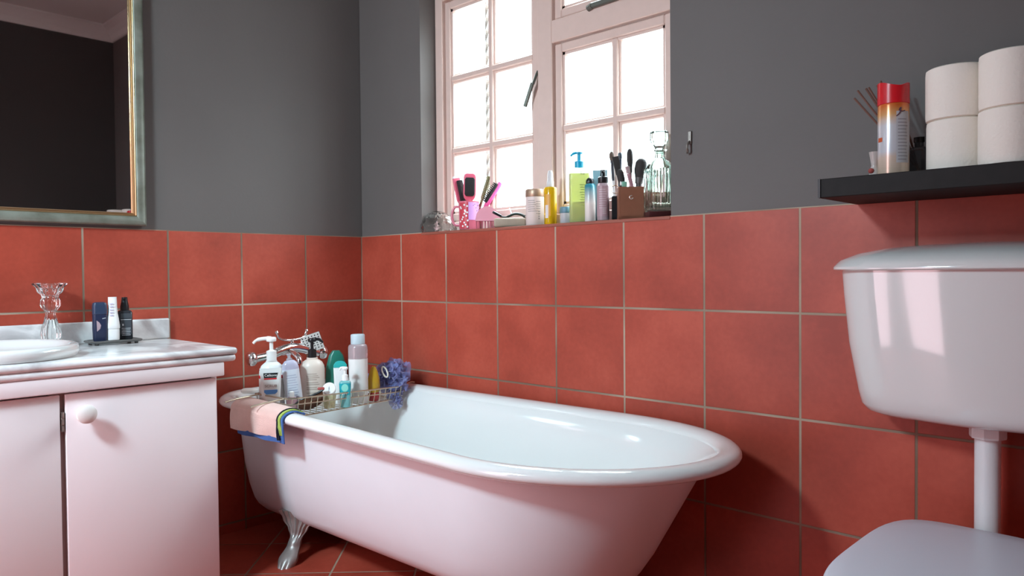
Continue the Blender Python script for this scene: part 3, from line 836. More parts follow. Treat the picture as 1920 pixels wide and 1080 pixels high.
M_puff = mat('blue_mesh', (.27, .30, .60), .6, alpha=.55, sheen=.3)
pf = obj('mesh_ruffles', b, M_puff, o)
Rv = Vector((.7256, .688, 0)); Dv = Vector((.85, -.52, 0)); Zv = Vector((0, 0, 1))
b = new(); tube(b, [Rv*(-.034+.010*math.cos(t)+.006*math.sin(t))+Dv*(.066+.01*math.sin(t))+Zv*(.022-.020*math.sin(t)) for t in [2*PI*k/28 for k in range(28)]], .0034, 8, True); obj('cord_loop', b, mat('cream_cord', (.75, .68, .58), .7), o, label='cream cord loop')
# soap on the tap ledge
x, y = .175, -.665
o = tag(obj('soap_bar', (lambda bb: rloft(bb, [(.026, .018, .014, 0), (.032, .023, .018, .005), (.032, .023, .018, .013), (.025, .017, .013, .018)]))(new()), mat('white_soap', (.80, .78, .74), .4)), 'white bar of soap on the tap end of the bath rim', 'soap')
o.location = (x, y, .596); o.rotation_euler = (0, 0, .5)

# bath mixer
o = thing('bath_mixer_tap', 'chrome bath mixer tap with a hand shower cradle behind the bottles', 'tap', (.105, -.435, .594))
for sy in (-.115, .085):
    b = new(); lathe(b, [(.026, 0), (.027, .004), (.018, .010), (.014, .02), (.014, .11)], 24, c=(0, sy, 0)); obj('pillar', b, M_chrome, o)
b = new(); tube(b, spline([(0, -.165, .128), (0, -.11, .135), (0, -.05, .152), (0, 0, .160), (0, .05, .152), (0, .09, .138), (0, .125, .128)], 6), [.017]*8+[.021]*20+[.017]*9, 20); obj('body', b, M_chrome, o)
for sy in (-.165, .128):
    b = new(); M = Matrix.Translation((0, sy, .128)) @ Matrix.Rotation(PI/2 if sy < 0 else -PI/2, 4, 'X')
    lathe(b, [(.014, -.004), (.026, .004), (.030, .014), (.030, .026), (.024, .034), (.010, .038), (0, .0385)], 28, rib=.03, nrib=6, M=M); obj('handle', b, M_chrome, o)
b = new(); tube(b, spline([(0, -.02, .145), (.045, -.02, .14), (.085, -.02, .122), (.095, -.02, .10)], 5), .013, 16); obj('spout', b, M_chrome, o)
b = new(); lathe(b, [(.013, 0), (.013, .008), (.0085, .012), (.0085, .022), (.012, .025), (.012, .029), (0, .030)], 20, c=(0, 0, .165)); obj('riser', b, M_chrome, o)
b = new()
tube(b, spline([(0, -.070, .226), (0, -.058, .204), (0, -.03, .194), (0, 0, .192), (0, .03, .194), (0, .058, .204), (0, .070, .226)], 6), .0055, 12)
for sy in (-.070, .070): lathe(b, [(0, -.008), (.006, -.006), (.009, 0), (.006, .006), (0, .008)], 14, c=(0, sy, .228))
obj('cradle', b, M_chrome, o)
# hand shower lying in the cradle
o = thing('hand_shower', 'chrome hand shower with a square white nozzle plate by the tap', 'hand shower', (.10, -.435, .80))
RM = Matrix.Translation((.025, .085, -.030)) @ Matrix.Rotation(math.radians(-33), 4, 'Z') @ Matrix.Rotation(math.radians(18), 4, 'X')
b = new(); box(b, RM @ Vector((0, 0, 0)), (.014, .088, .078), .004, 2, RM.to_3x3().to_4x4()); obj('head', b, M_chrome, o)
b = new(); box(b, RM @ Vector((.0078, 0, 0)), (.002, .084, .074), .002, 1, RM.to_3x3().to_4x4()); np_ = obj('nozzle_plate', b, mat('pale_plate', (.66, .62, .58), .35), o)
b = new()
for i in range(6):
    for j in range(6):
        lathe(b, [(.0030, .0086), (.0030, .0094)], 8, M=RM @ Matrix.Rotation(PI/2, 4, 'Y') @ Matrix.Translation((.027*(i-2.5)/2.5, .033*(j-2.5)/2.5, 0)))
obj('nozzles', b, M_black, np_)
b = new(); tube(b, spline([(.012, .060, -.040), (.002, .025, -.055), (-.006, -.03, -.068), (-.012, -.075, -.068)], 5), .0095, 14); obj('handle', b, M_chrome, o)

# towel over the front rim
M_towel = mat('pink_towel', (.72, .47, .41), .95, bump=.6, bscale=260, sheen=.2, noise=.08, nscale=40)
M_tblue = mat('blue_towel', (.055, .13, .36), .95, bump=.6, bscale=260)
M_tgreen = mat('green_trim', (.36, .48, .10), .9)
M_tdark = mat('dark_piping', (.02, .02, .035), .9)
def rim_y(x): return -.752-.045*(x-.3)/1.25*.9-.012
def towel_profile(x, lift, z_end, yin):
    """points over the roll rim from inside the bath to the hanging front edge"""
    c = rim_y(x); pts = []
    pts.append(Vector((x, c+.030+yin, .585+lift)))
    for k in range(0, 13):
        a = PI*.80-PI*.90*k/12
        pts.append(Vector((x, c-(.0375+lift)*math.cos(a)*-1*-1, .575+(.0245+lift)*math.sin(a))))
    return pts
def towel_sheet(x0, x1, lift, za, zb, ins, skew=0):
    bm = new(); nu, nv = 26, 34; G = []
    for i in range(nu+1):
        t = i/nu; col = []
        zend = za+(zb-za)*t
        for j in range(nv+1):
            s = j/nv
            x = x0+(x1-x0)*t + skew*(1-t)*(s-.35)
            c = rim_y(x)
            if s < .12:
                q = s/.12; p = Vector((x, c+.040+ins*(1-q), .588+lift-.006*(1-q)))
            elif s < .5:
                q = (s-.12)/.38; a = math.radians(150-160*q)
                p = Vector((x, c-(.038+lift)*-math.cos(a)*1.0*-1 if False else c+(.038+lift)*-math.cos(math.radians(180)-a)*-1*-1, 0))
                p = Vector((x, c-(.039+lift)*math.cos(a)*1.0, .575+(.0235+lift)*math.sin(a)))
            else:
                q = (s-.5)/.5; a0 = math.radians(-10)
                p0y = c-(.039+lift)*math.cos(a0); p0z = .575+(.0235+lift)*math.sin(a0)
                wob = .004*math.sin(9*t*PI/2+q*2)*q
                p = Vector((x, p0y+.010*q*q+wob-.004*q, p0z+(zend-p0z)*q))
            col.append(bm.verts.new(p))
        G.append(col)
    for i in range(nu):
        for j in range(nv): bm.faces.new((G[i][j], G[i+1][j], G[i+1][j+1], G[i][j+1]))
    bmesh.ops.recalc_face_normals(bm, faces=bm.faces[:])
    bmesh.ops.solidify(bm, geom=bm.faces[:], thickness=.004)
    return bm
TW = thing('bath_towel', 'pink towel with blue and green edge hanging over the bath rim', 'towel', (0, 0, 0))
obj('pink_layer', towel_sheet(.33, .672, .0125, .496, .515, .006, -.05), M_towel, TW, label='pink towelling face')
obj('blue_layer', towel_sheet(.36, .700, .0045, .482, .498, .004, -.03), M_tblue, TW, label='blue underside')
obj('green_stripe', towel_sheet(.6735, .6890, .0086, .525, .525, .0), M_tgreen, TW, label='green stripe along the edge')
obj('dark_piping', towel_sheet(.671, .6755, .0125, .508, .508, .004), M_tdark, TW)

# ------------------------------------------------------------------ sill things
SZ = ZT+.0005
# crystal dish
x, y = .490, .048
o = thing('crystal_bowl', 'domed faceted crystal bowl in the left corner of the sill', 'bowl', (x, y, SZ), .2)
b = new(); prof = [(.070, 0), (.078, .006), (.080, .018), (.076, .032), (.070, .046), (.058, .066), (.040, .082), (.018, .090), (0, .091), (0, .083), (.018, .082), (.036, .074), (.052, .060), (.062, .044), (.066, .030), (.066, .016), (.064, 0)]
rings = []
for q, (rr_, zz) in enumerate(prof):
    rr_ = max(rr_*1.12, 1e-4)
    rings.append([Vector((rr_*math.cos(2*PI*(k+.5*(q % 2))/14), .62*rr_*math.sin(2*PI*(k+.5*(q % 2))/14), zz)) for k in range(14)])
loft(b, rings, True, False); bmesh.ops.triangulate(b, faces=b.faces[:]); obj('faceted_body', b, M_glass, o, smooth=False)
# mug
x, y = .690, .050
o = thing('mug', 'pink mug with white dots and lilac panel holding hairbrushes', 'mug', (x, y, SZ), face(x, y))
b = new(); lathe(b, [(.036, 0), (.039, .002), (.041, .010), (.043, .112), (.044, .118), (.041, .118), (.039, .110), (.037, .008), (0, .007)], 40); obj('body', b, mat('pink_glaze', (.70, .17, .23), .2), o)
b = new(); patch(b, .0440, .040, .113, -.05, 1.15); obj('lilac_panel', b, mat('lilac_panel', (.62, .34, .66), .3), o)
b = new()
for (u, v) in ((.008, .098), (.018, .088), (.026, .097), (.014, .103), (.034, .090), (.030, .080), (.022, .076)): tube(b, [(u-.012+.02, -.0445, v), (u-.007+.02, -.0447, v+.002)], .0012, 6)
obj('scribble', b, mat('plum_print', (.35, .12, .35), .4), o)
b = new(); patch(b, .0437, .006, .112, -1.0, -.08); obj('red_panel', b, mat('red_panel', (.55, .05, .07), .3), o)
b = new(); rg = random.Random(2)
for i in range(17):
    a = rg.uniform(-.95, -.12); zz = .012+.095*((i*.618) % 1)
    c0 = Vector((.0441*math.sin(a), -.0441*math.cos(a), zz))
    M = Matrix.Translation(c0) @ Matrix.Rotation(a, 4, 'Z') @ Matrix.Rotation(PI/2, 4, 'X')
    lathe(b, [(.0040, -.0002), (.0040, .0003)], 10, M=M)
obj('white_dots', b, M_white, o)
b = new(); tube(b, spline([(-.040, .008, .098), (-.058, .010, .096), (-.069, .010, .075), (-.069, .010, .045), (-.060, .009, .024), (-.040, .008, .020)], 6), .0055, 12); obj('handle', b, mat('pink_handle', (.66, .22, .28), .25), o)
mugx, mugy = x, y
def in_mug(name, label, dx, dy, lean, fa, L0=.0, twist=0):
    o = thing(name, label, 'hairbrush', (mugx+dx, mugy+dy, SZ+.012))
    th = face(mugx, mugy)
    o.rotation_euler = (Matrix.Rotation(th, 4, 'Z') @ Matrix.Rotation(lean, 4, 'Y') @ Matrix.Rotation(fa, 4, 'X') @ Matrix.Rotation(twist, 4, 'Z')).to_euler()
    return o
M_brist = mat('black_bristle', (.012, .010, .010), .7, bump=.6, bscale=300)
o = in_mug('paddle_brush', 'coral paddle hairbrush with broad black bristle pad upright in the mug', .002, -.004, math.radians(2), math.radians(6))
b = new(); tube(b, [(0, 0, 0), (0, 0, .06), (0, 0, .115)], [.007, .0075, .010], 12); obj('handle', b, M_pink, o)
b = new(); rloft(b, [(.012, .005, .004, .108), (.022, .007, .006, .120), (.026, .008, .007, .135), (.026, .008, .007, .205), (.023, .007, .006, .216), (.015, .005, .004, .221)]); obj('paddle', b, M_pink, o)
b = new(); rloft(b, [(.015, .004, .003, .128, 0, -.012), (.0205, .006, .005, .136, 0, -.012), (.0205, .006, .005, .197, 0, -.012), (.015, .004, .003, .204, 0, -.012)]); obj('bristles', b, M_brist, o)
o = in_mug('styling_brush', 'narrow black bristle hairbrush with coral back leaning left in the mug', -.022, .004, math.radians(-11), math.radians(4), twist=.5)
b = new(); tube(b, [(0, 0, 0), (0, 0, .10)], [.006, .007], 12); obj('handle', b, M_pink, o)
b = new(); rloft(b, [(.010, .005, .004, .10), (.017, .006, .005, .115), (.017, .006, .005, .205), (.014, .005, .004, .214)]); obj('back', b, M_pink, o)
b = new(); rloft(b, [(.011, .007, .005, .105, .006, -.013), (.013, .008, .006, .112, .006, -.013), (.013, .008, .006, .193, .006, -.013), (.011, .006, .005, .197, .006, -.013)]); obj('bristles', b, M_brist, o)
b = new(); rloft(b, [(.0155, .0055, .004, .206), (.016, .006, .005, .212), (.013, .005, .004, .217)]); obj('white_tip', b, M_white, o)
o = in_mug('vent_brush', 'hot pink hairbrush with spiky black bristles leaning right in the mug', .014, .004, math.radians(33), math.radians(4), twist=-1.2)
b = new(); tube(b, [(0, 0, 0), (0, 0, .10)], [.006, .007], 12); obj('handle', b, M_hot, o)
b = new(); rloft(b, [(.010, .006, .005, .10), (.016, .008, .006, .118), (.016, .008, .006, .205), (.012, .006, .005, .218)]); obj('back', b, M_hot, o)
b = new(); rloft(b, [(.010, .004, .003, .116, 0, -.010), (.013, .005, .004, .122, 0, -.010), (.013, .005, .004, .200, 0, -.010), (.009, .004, .003, .206, 0, -.010)]); obj('cushion', b, M_brist, o)
b = new()
for i in range(12):
    for j in range(4):
        zz = .118+i*.0075; xx = -.010+.0067*j
        tube(b, [(xx, -.007, zz), (xx*1.25, -.024, zz+.002)], [.0022, .0016], 5)
obj('bristles', b, M_brist, o)
o = in_mug('round_brush', 'slim olive green round hairbrush behind the hot pink brush', .010, .018, math.radians(17), math.radians(-2))
M_olive = mat('olive_plastic', (.22, .22, .10), .45)
b = new(); tube(b, [(0, 0, 0), (0, 0, .12), (0, 0, .125), (0, 0, .222)], [.005, .006, .008, .007], 12); obj('handle', b, M_olive, o)
b = new()
for i in range(16):
    for j in range(8):
        a = 2*PI*j/8+i*.4; zz = .130+i*.0056
        tube(b, [(.006*math.cos(a), .006*math.sin(a), zz), (.018*math.cos(a), .018*math.sin(a), zz+.003)], [.0010, .0007], 4)
obj('bristles', b, M_olive, o)
# pale pink comb-brush lying
x, y = .822, .030
o = thing('hair_comb', 'pale pink domed hair comb with teeth down beside the mug', 'comb', (x, y, SZ), face(x, y))
b = new()
out = [(-.052, .030)]+[(-.052+.104*k/16, .032+.062*math.sin(PI*k/16)**.5*(1-.18*k/16)) for k in range(1, 16)]+[(.052, .030)]
prism(b, out, -.010, .010); obj('back', b, M_pale, o)
b = new()
for k in range(9): tube(b, [(-.046+.0115*k, 0, .031), (-.046+.0115*k, -.001, .0005)], [.0035, .002], 6)
obj('teeth', b, mat('dark_pink', (.50, .10, .15), .4), o, label='darker pink teeth')
# cream block and black clips
x, y = .930, .045
o = tag(obj('soap_block', boxb(-.064, .064, -.022, .022, 0, .036, .010, 3), mat('beige_soap', (.40, .31, .23), .6, noise=.2, nscale=25)), 'beige oblong soap block on the sill under the black clip', 'soap')
o.location = (x, y, SZ); o.rotation_euler = (0, 0, face(x, y))
o = thing('hair_clip', 'black hair clip lying on top of the beige soap block', 'hair clip', (x-.004, y, SZ+.0365), face(x, y))
b = new(); box(b, (-.048, 0, .016), (.040, .014, .010), .003, 2, Matrix.Rotation(math.radians(28), 4, 'Y')); obj('clip_head', b, M_black, o)
b = new(); tube(b, spline([(-.035, 0, .007), (-.01, 0, .005), (.02, 0, .016), (.045, 0, .014), (.062, 0, .004)], 5), [.0045]*6+[.0075]*15, 10, flat=.7); obj('clip_arm', b, mat('dark_green_black', (.018, .028, .022), .4), o)
b = new(); tube(b, [(.012, .006, .010), (.0, .008, .040)], .005, 8, flat=.5); obj('tag', b, M_white, o)
# cream jar
x, y = 1.062, .048
o = thing('cream_jar', 'large pale cream jar with rose gold lid on the sill', 'jar', (x, y, SZ), face(x, y))
b = new(); lathe(b, [(.035, 0), (.0375, .003), (.0378, .108)], 40); obj('body', b, mat('pale_rose_jar', (.74, .60, .55), .35), o)
b = new(); lathe(b, [(.0385, .1085), (.039, .110), (.039, .134), (.037, .137), (.0, .1372)], 40); obj('lid', b, M_rose, o)
b = new()
for i in range(6): patch(b, .0381, .092-i*.008, .094-i*.008, -.85, -.1+.08*(i % 3)); patch(b, .0381, .088-i*.009, .090-i*.009, .05, .5)
for i in range(4): patch(b, .0382, .022+i*.009, .027+i*.009, .28, .40, 3)
obj('printed_text', b, mat('taupe_print', (.30, .24, .22), .5), o)
# oil bottle
x, y = 1.152, .030
o = thing('oil_bottle', 'slim amber yellow oil bottle with clear spray cap on the sill', 'bottle', (x, y, SZ), face(x, y))
b = new(); lathe(b, [(.021, 0), (.0235, .003), (.024, .010), (.024, .130), (.022, .136), (.014, .139)], 32); obj('body', b, mat('amber_oil', (.90, .62, .02), .08, trans=.75, ior=1.4), o)
b = new(); patch(b, .0243, .030, .110, -.95, .0); obj('label', b, mat('amber_label', (.70, .34, .06), .4), o)
b = new(); patch(b, .0246, .022, .070, -.9, -.35); obj('white_label', b, mat('pale_label', (.72, .62, .60), .4), o)
b = new(); lathe(b, [(.0125, .139), (.013, .142), (.013, .158), (.011, .161), (.0105, .185), (.0075, .198), (.005, .199)], 24); obj('spray_cap', b, mat('frosted_cap', (.80, .78, .78), .2, trans=.4), o)
# small blue lid jar
x, y = 1.197, .066
o = thing('small_jar', 'small clear jar with slate blue lid behind the green pump bottle', 'jar', (x, y, SZ), face(x, y))
b = new(); lathe(b, [(.021, 0), (.023, .003), (.023, .040)], 28); obj('body', b, mat('grey_clear', (.68, .66, .68), .2, trans=.3), o)
b = new(); lathe(b, [(.0238, .0405), (.0242, .042), (.0242, .060), (.022, .063)], 28); obj('lid', b, mat('slate_blue', (.10, .20, .27), .4), o)
# green pump bottle
x, y = 1.274, .048
o = thing('pump_bottle', 'yellow green pump bottle with turquoise pump on the window sill', 'bottle', (x, y, SZ), face(x, y, .12))
b = new(); rloft(b, [(.033, .021, .006, 0), (.0355, .023, .008, .003), (.0358, .0235, .008, .190), (.034, .022, .008, .196)]); obj('body', b, mat('clear_green', (.92, .95, .70), .05, trans=.8, ior=1.35), o)
b = new(); rloft(b, [(.0325, .0205, .007, .004), (.0335, .0215, .007, .176)]); obj('gel', b, mat('yellow_green_gel', (.74, .78, .20), .12, trans=.4, ior=1.35), o, label='yellow green gel')
b = new()
for i in range(9): box(b, (.012, -.0238, .135-.009*i), (.026-.004*(i % 3), .0008, .0020))
obj('printed_text', b, mat('green_print', (.24, .28, .08), .5), o, smooth=False)
text('Ta', .017, mat('dark_print', (.05, .05, .04), .5), o, (.008, -.0239, .176), 'lettering')
M_turq = mat('turquoise', (.01, .32, .50), .3, trans=.2)
b = new(); lathe(b, [(.0145, .196), (.0162, .198), (.0162, .220), (.014, .222), (.0065, .224), (.0065, .246), (.013, .248), (.013, .2535), (.010, .255)], 28); obj('pump_collar', b, M_turq, o)
b = new(); tube(b, spline([(.008, 0, .251), (-.012, 0, .2515), (-.024, 0, .247), (-.030, 0, .240)], 5), [.005]*10+[.0038]*6, 10); obj('nozzle', b, M_turq, o)
# gradient bottle with black cap and teal tube
def gradmat(name, c0, c1, z0, z1, trans=0):
    m, nt, bs = nodes(name); tc = nt.nodes.new('ShaderNodeTexCoord'); sp = nt.nodes.new('ShaderNodeSeparateXYZ'); nt.links.new(tc.outputs['Object'], sp.inputs[0])
    mr = nt.nodes.new('ShaderNodeMapRange'); mr.inputs['From Min'].default_value = z0; mr.inputs['From Max'].default_value = z1; nt.links.new(sp.outputs['Z'], mr.inputs[0])
    mx = nt.nodes.new('ShaderNodeMix'); mx.data_type = 'RGBA'; mx.inputs['A'].default_value = (*c0, 1); mx.inputs['B'].default_value = (*c1, 1)
    nt.links.new(mr.outputs[0], mx.inputs['Factor']); nt.links.new(mx.outputs['Result'], bs.inputs['Base Color']); bs.inputs['Roughness'].default_value = .3
    bs.inputs['Transmission Weight'].default_value = trans
    return m
x, y = 1.325, .045
o = thing('mist_bottle', 'teal to white printed bottle with black domed cap on the sill', 'bottle', (x, y, SZ), face(x, y))
b = new(); lathe(b, [(.017, 0), (.019, .003), (.019, .130), (.014, .136)], 28); obj('body', b, gradmat('teal_white_print', (.78, .68, .62), (.03, .22, .28), .065, .125), o)
b = new(); lathe(b, [(.014, .136), (.0145, .138), (.0142, .148), (.010, .155), (.004, .158), (0, .1585)], 24); obj('cap', b, M_black, o)
x, y = 1.342, .082
o = thing('teal_tube', 'grey teal flat tube standing behind the black domed cap', 'tube', (x, y, SZ), face(x, y))
b = new(); rloft(b, [(.018, .013, .011, 0), (.021, .014, .012, .02), (.024, .008, .007, .13), (.026, .003, .0025, .182), (.026, .0025, .002, .186)]); obj('tube_body', b, mat('grey_teal', (.22, .36, .40), .35, trans=.25), o)
# pink spray
x, y = 1.386, .040
o = thing('spray_bottle', 'pink labelled spray bottle with black nozzle on the sill', 'bottle', (x, y, SZ), face(x, y))
b = new(); lathe(b, [(.018, 0), (.021, .003), (.0215, .012), (.0215, .126), (.019, .131), (.012, .133)], 32); obj('body', b, mat('rose_clear', (.72, .52, .54), .12, trans=.5), o)
b = new(); lathe(b, [(.0217, .016), (.0217, .122)], 32); obj('label', b, mat('mauve_label', (.40, .25, .27), .4), o)
b = new()
for i in range(9): patch(b, .0220, .108-i*.008, .110-i*.008, -.7, .4+.1*(i % 3))
for i in range(5): patch(b, .0220, .024+i*.005, .0265+i*.005, -.1, .5)
obj('printed_text', b, mat('rose_print', (.58, .46, .47), .5), o)
b = new(); lathe(b, [(.0175, .133), (.018, .135), (.018, .152), (.016, .154), (.0105, .156), (.0085, .178), (.007, .179)], 24); box(b, (0, -.008, .170), (.009, .010, .008), .002, 1); obj('nozzle', b, M_black, o)
# black cup with pencils
x, y = 1.432, .062
o = thing('black_holder', 'black dotted narrow holder between pink spray and brown box', 'holder', (x, y, SZ), face(x, y))
b = new(); box(b, (0, 0, .004), (.040, .034, .008))
for sx in (-1, 1): box(b, (sx*.0185, 0, .042), (.003, .034, .084))
for sy in (-1, 1): box(b, (0, sy*.0155, .042), (.034, .003, .084))
obj('cup', b, M_black, o, smooth=False)
b = new()
for i in range(6):
    for j in range(2): lathe(b, [(.0016, 0), (.0016, .0006)], 6, M=Matrix.Translation((.002+.010*j, -.0170, .018+.011*i)) @ Matrix.Rotation(PI/2, 4, 'X'))
obj('dots', b, mat('grey_dots', (.22, .22, .22), .5), o)
th = face(x, y)
def stick(name, label, cat, dx, dy, ang):
    oo = thing(name, label, cat, (x+dx*math.cos(th), y+dx*math.sin(th)+dy, SZ+.009))
    oo.rotation_euler = (Matrix.Rotation(th, 4, 'Z') @ Matrix.Rotation(ang, 4, 'Y')).to_euler()
    return oo
o = stick('makeup_brush', 'slim white makeup brush with dark tip in the black holder', 'makeup brush', -.008, 0, math.radians(-3))
b = new(); tube(b, [(0, 0, 0), (0, 0, .13)], .0042, 10); obj('handle', b, mat('pearl_handle', (.72, .70, .68), .3), o)
b = new(); tube(b, [(0, 0, .13), (0, 0, .15), (0, 0, .188), (0, 0, .200)], [.0045, .0052, .0048, .006], 12); obj('ferrule', b, mat('dark_ferrule', (.06, .06, .07), .35, .5), o)
b = new(); tube(b, [(0, 0, .200), (0, 0, .212), (0, 0, .224), (0, 0, .232)], [.006, .0085, .008, .003], 12); obj('tip', b, mat('brown_hair', (.12, .08, .06), .8), o)
o = stick('eyeliner_pencil', 'navy eyeliner pencil standing in the black holder', 'pencil', .008, -.004, math.radians(1))
b = new(); tube(b, [(0, 0, 0), (0, 0, .205)], .0058, 12); obj('barrel', b, mat('navy_pencil', (.012, .018, .035), .3), o)
b = new(); tube(b, [(0, 0, .205), (0, 0, .207), (0, 0, .222), (0, 0, .226)], [.0058, .0075, .0075, .005], 12); obj('cap', b, mat('dark_grey_cap', (.05, .06, .075), .3), o)
# brown box of brushes
x, y = 1.497, .045
th = face(x, y, .10)
o = thing('brush_box', 'brown wooden box of makeup brushes on the window sill', 'box', (x, y, SZ), th)
M_wood = mat('brown_leather', (.23, .085, .045), .5, noise=.15, nscale=20, bump=.2, bscale=120)
b = new(); box(b, (0, 0, .005), (.086, .066, .010)); 
for sx in (-1, 1): box(b, (sx*.0395, 0, .054), (.006, .066, .108), .001, 1)
for sy in (-1, 1): box(b, (0, sy*.030, .054), (.074, .006, .108), .001, 1)
obj('case', b, M_wood, o, smooth=False)
b = new(); tube(b, [Vector((.006*math.cos(t), -.0336, .072+.006*math.sin(t))) for t in [PI*.35+1.55*PI*k/16 for k in range(17)]], .0011, 6); obj('emblem', b, mat('silver_ring', (.7, .66, .62), .3, .6), o)
bx_, by_ = x, y
def inbox(name, label, cat, dx, dy, ang, fa=0.0):
    oo = thing(name, label, cat, (bx_+dx*math.cos(th)-dy*math.sin(th), by_+dx*math.sin(th)+dy*math.cos(th), SZ+.012))
    oo.rotation_euler = (Matrix.Rotation(th, 4, 'Z') @ Matrix.Rotation(ang, 4, 'Y') @ Matrix.Rotation(fa, 4, 'X')).to_euler()
    return oo
M_dk = mat('dark_bristle', (.035, .028, .026), .8)
M_grey = mat('grey_handle', (.10, .085, .08), .4)
G = 'makeup brushes in the brown box'
def mk(label, dx, dy, ang, L, w, hb, cols, round_=True, fa=0):
    oo = inbox('makeup_brush', label, 'makeup brush', dx, dy, ang, fa)
    bb = new(); tube(bb, [(0, 0, 0), (0, 0, L*.6), (0, 0, L)], [.004, .0055, w*.5], 12); obj('handle', bb, cols[0], oo)
    bb = new(); tube(bb, [(0, 0, L), (0, 0, L+.02)], [w*.62, w*.72], 14); obj('ferrule', bb, M_grey, oo)
    bb = new()
    if round_: tube(bb, [(0, 0, L+.02), (0, 0, L+.02+hb*.4), (0, 0, L+.02+hb*.8), (0, 0, L+.02+hb*.95), (0, 0, L+.02+hb)], [w*.72, w*1.02, w*.9, w*.6, w*.2], 16)
    else: rloft(bb, [(w*.8, w*.6, w*.2, L+.02), (w*1.0, w*.6, w*.2, L+.02+hb*.8), (w*1.0, w*.5, w*.2, L+.02+hb)])
    obj('bristles', bb, cols[1], oo)
    oo['group'] = G
    return oo
mk('dark round makeup brush leaning left, lowest in the brown box', -.012, -.012, math.radians(-9), .080, .0125, .060, (M_grey, M_dk))
mk('square ended dark makeup brush sticking up left in the brown box', -.010, .010, math.radians(-11), .125, .0115, .062, (M_grey, M_dk), False)
mk('tallest makeup brush with rounded tip in the brown box', .004, .012, math.radians(-1), .148, .0105, .062, (M_grey, M_dk))
mk('wide fluffy dark powder brush leaning right in the brown box', .016, .004, math.radians(7), .110, .021, .066, (M_grey, M_dk))
o = inbox('lip_gloss', 'pink lip gloss tube leaning in front of the powder brush', 'lip gloss', .026, -.016, math.radians(-13))
b = new(); rloft(b, [(.006, .006, .003, .0), (.0065, .0065, .003, .145)]); obj('tube', b, mat('gloss_pink', (.52, .26, .29), .15, trans=.3), o)
b = new(); rloft(b, [(.007, .007, .003, .146), (.007, .007, .003, .170)]); obj('cap', b, mat('gloss_cap', (.60, .42, .42), .25, .3), o)
o = inbox('lipstick', 'small red lipstick at the right of the brown box', 'lipstick', .030, .006, math.radians(2))
b = new(); tube(b, [(0, 0, 0), (0, 0, .118)], .0065, 14); obj('case', b, mat('red_case', (.40, .05, .05), .3), o)
b = new(); tube(b, [(0, 0, .118), (0, 0, .130), (0, 0, .135)], [.005, .005, .002], 12); obj('stick', b, M_red, o)
o = inbox('compact_clip', 'small mint and white trinket on the rim of the brown box', 'trinket', -.022, -.022, 0)
b = new(); box(b, (0, 0, .105), (.018, .010, .020), .004, 2); obj('mint_part', b, mat('mint', (.20, .42, .30), .4), o)
b = new(); box(b, (-.010, .004, .112), (.010, .010, .022), .003, 2); box(b, (0, .002, .045), (.006, .004, .10)); obj('white_part', b, M_white, o)
hx, hy = 1.452, .004
o = tag(obj('hoop_earring', tube(new(), [Vector((.0135*math.cos(t), 0, .0135*math.sin(t))) for t in [2*PI*k/32 for k in range(32)]], .0013, 8, True), M_gold), 'gold hoop earring hanging on the left edge of the brown box', 'earring')
o.location = (hx+.003, hy+.012, SZ+.103); o.rotation_euler = (0, 0, th)
# decanter on a maroon stand
x, y = 1.602, .062
th = face(x, y, .25)
o = tag(obj('coaster', boxb(-.046, .046, -.040, .040, 0, .020, .003, 2), mat('maroon', (.055, .012, .012), .4)), 'dark maroon stand under the glass decanter', 'coaster')
o.location = (x, y, SZ); o.rotation_euler = (0, 0, th)
o = thing('decanter', 'square cut glass decanter with stopper at the right of the sill', 'decanter', (x, y, SZ+.0205), th)
def ribsq(hw, z, rib, n=56):
    pts = []
    for k in range(n):
        a = 2*PI*k/n; c, s = math.cos(a), math.sin(a); e = 6
        r = (abs(c)**e+abs(s)**e)**(-1/e)*hw
        r *= 1+(rib if k % 2 else -rib)
        pts.append(Vector((r*c, r*s, z)))
    return pts
b = new()
secs = [(.040, 0, .0), (.044, .003, .0), (.0445, .02, .05), (.0445, .13, .05), (.0435, .142, .03), (.036, .158, 0), (.022, .170, 0), (.0165, .176, 0), (.0165, .196, 0), (.022, .200, 0), (.022, .204, 0), (.014, .204, 0), (.0135, .18, 0), (.018, .168, 0), (.033, .154, 0), (.0385, .138, 0), (.039, .02, 0), (.036, .012, 0)]
loft(b, [ribsq(*s) for s in secs]); obj('bottle', b, M_cut, o)
b = new(); lathe(b, [(.0, .178), (.010, .180), (.0125, .2045), (.014, .206), (.018, .216), (.030, .232), (.032, .240), (.031, .262), (.027, .266), (0, .267)], 12); obj('stopper', b, mat('stopper_glass', (.46, .56, .50), .08, trans=1, ior=1.5), o, smooth=False)

# ------------------------------------------------------------------ shelf and its things
SH = thing('wall_shelf', 'black floating shelf on the right wall above the cistern', 'shelf', (2.588, 0, 1.236))
b = new(); box(b, (.10, -.134, .0225), (.87, .264, .045), .0015, 1); obj('board', b, M_shelf, SH, smooth=False)
b = new(); box(b, (-.3305, -.2675, .0225), (.006, .003, .045)); obj('edge_strip', b, mat('edge_strip', (.035, .028, .030), .5), SH, smooth=False)
SHZ = 1.2815
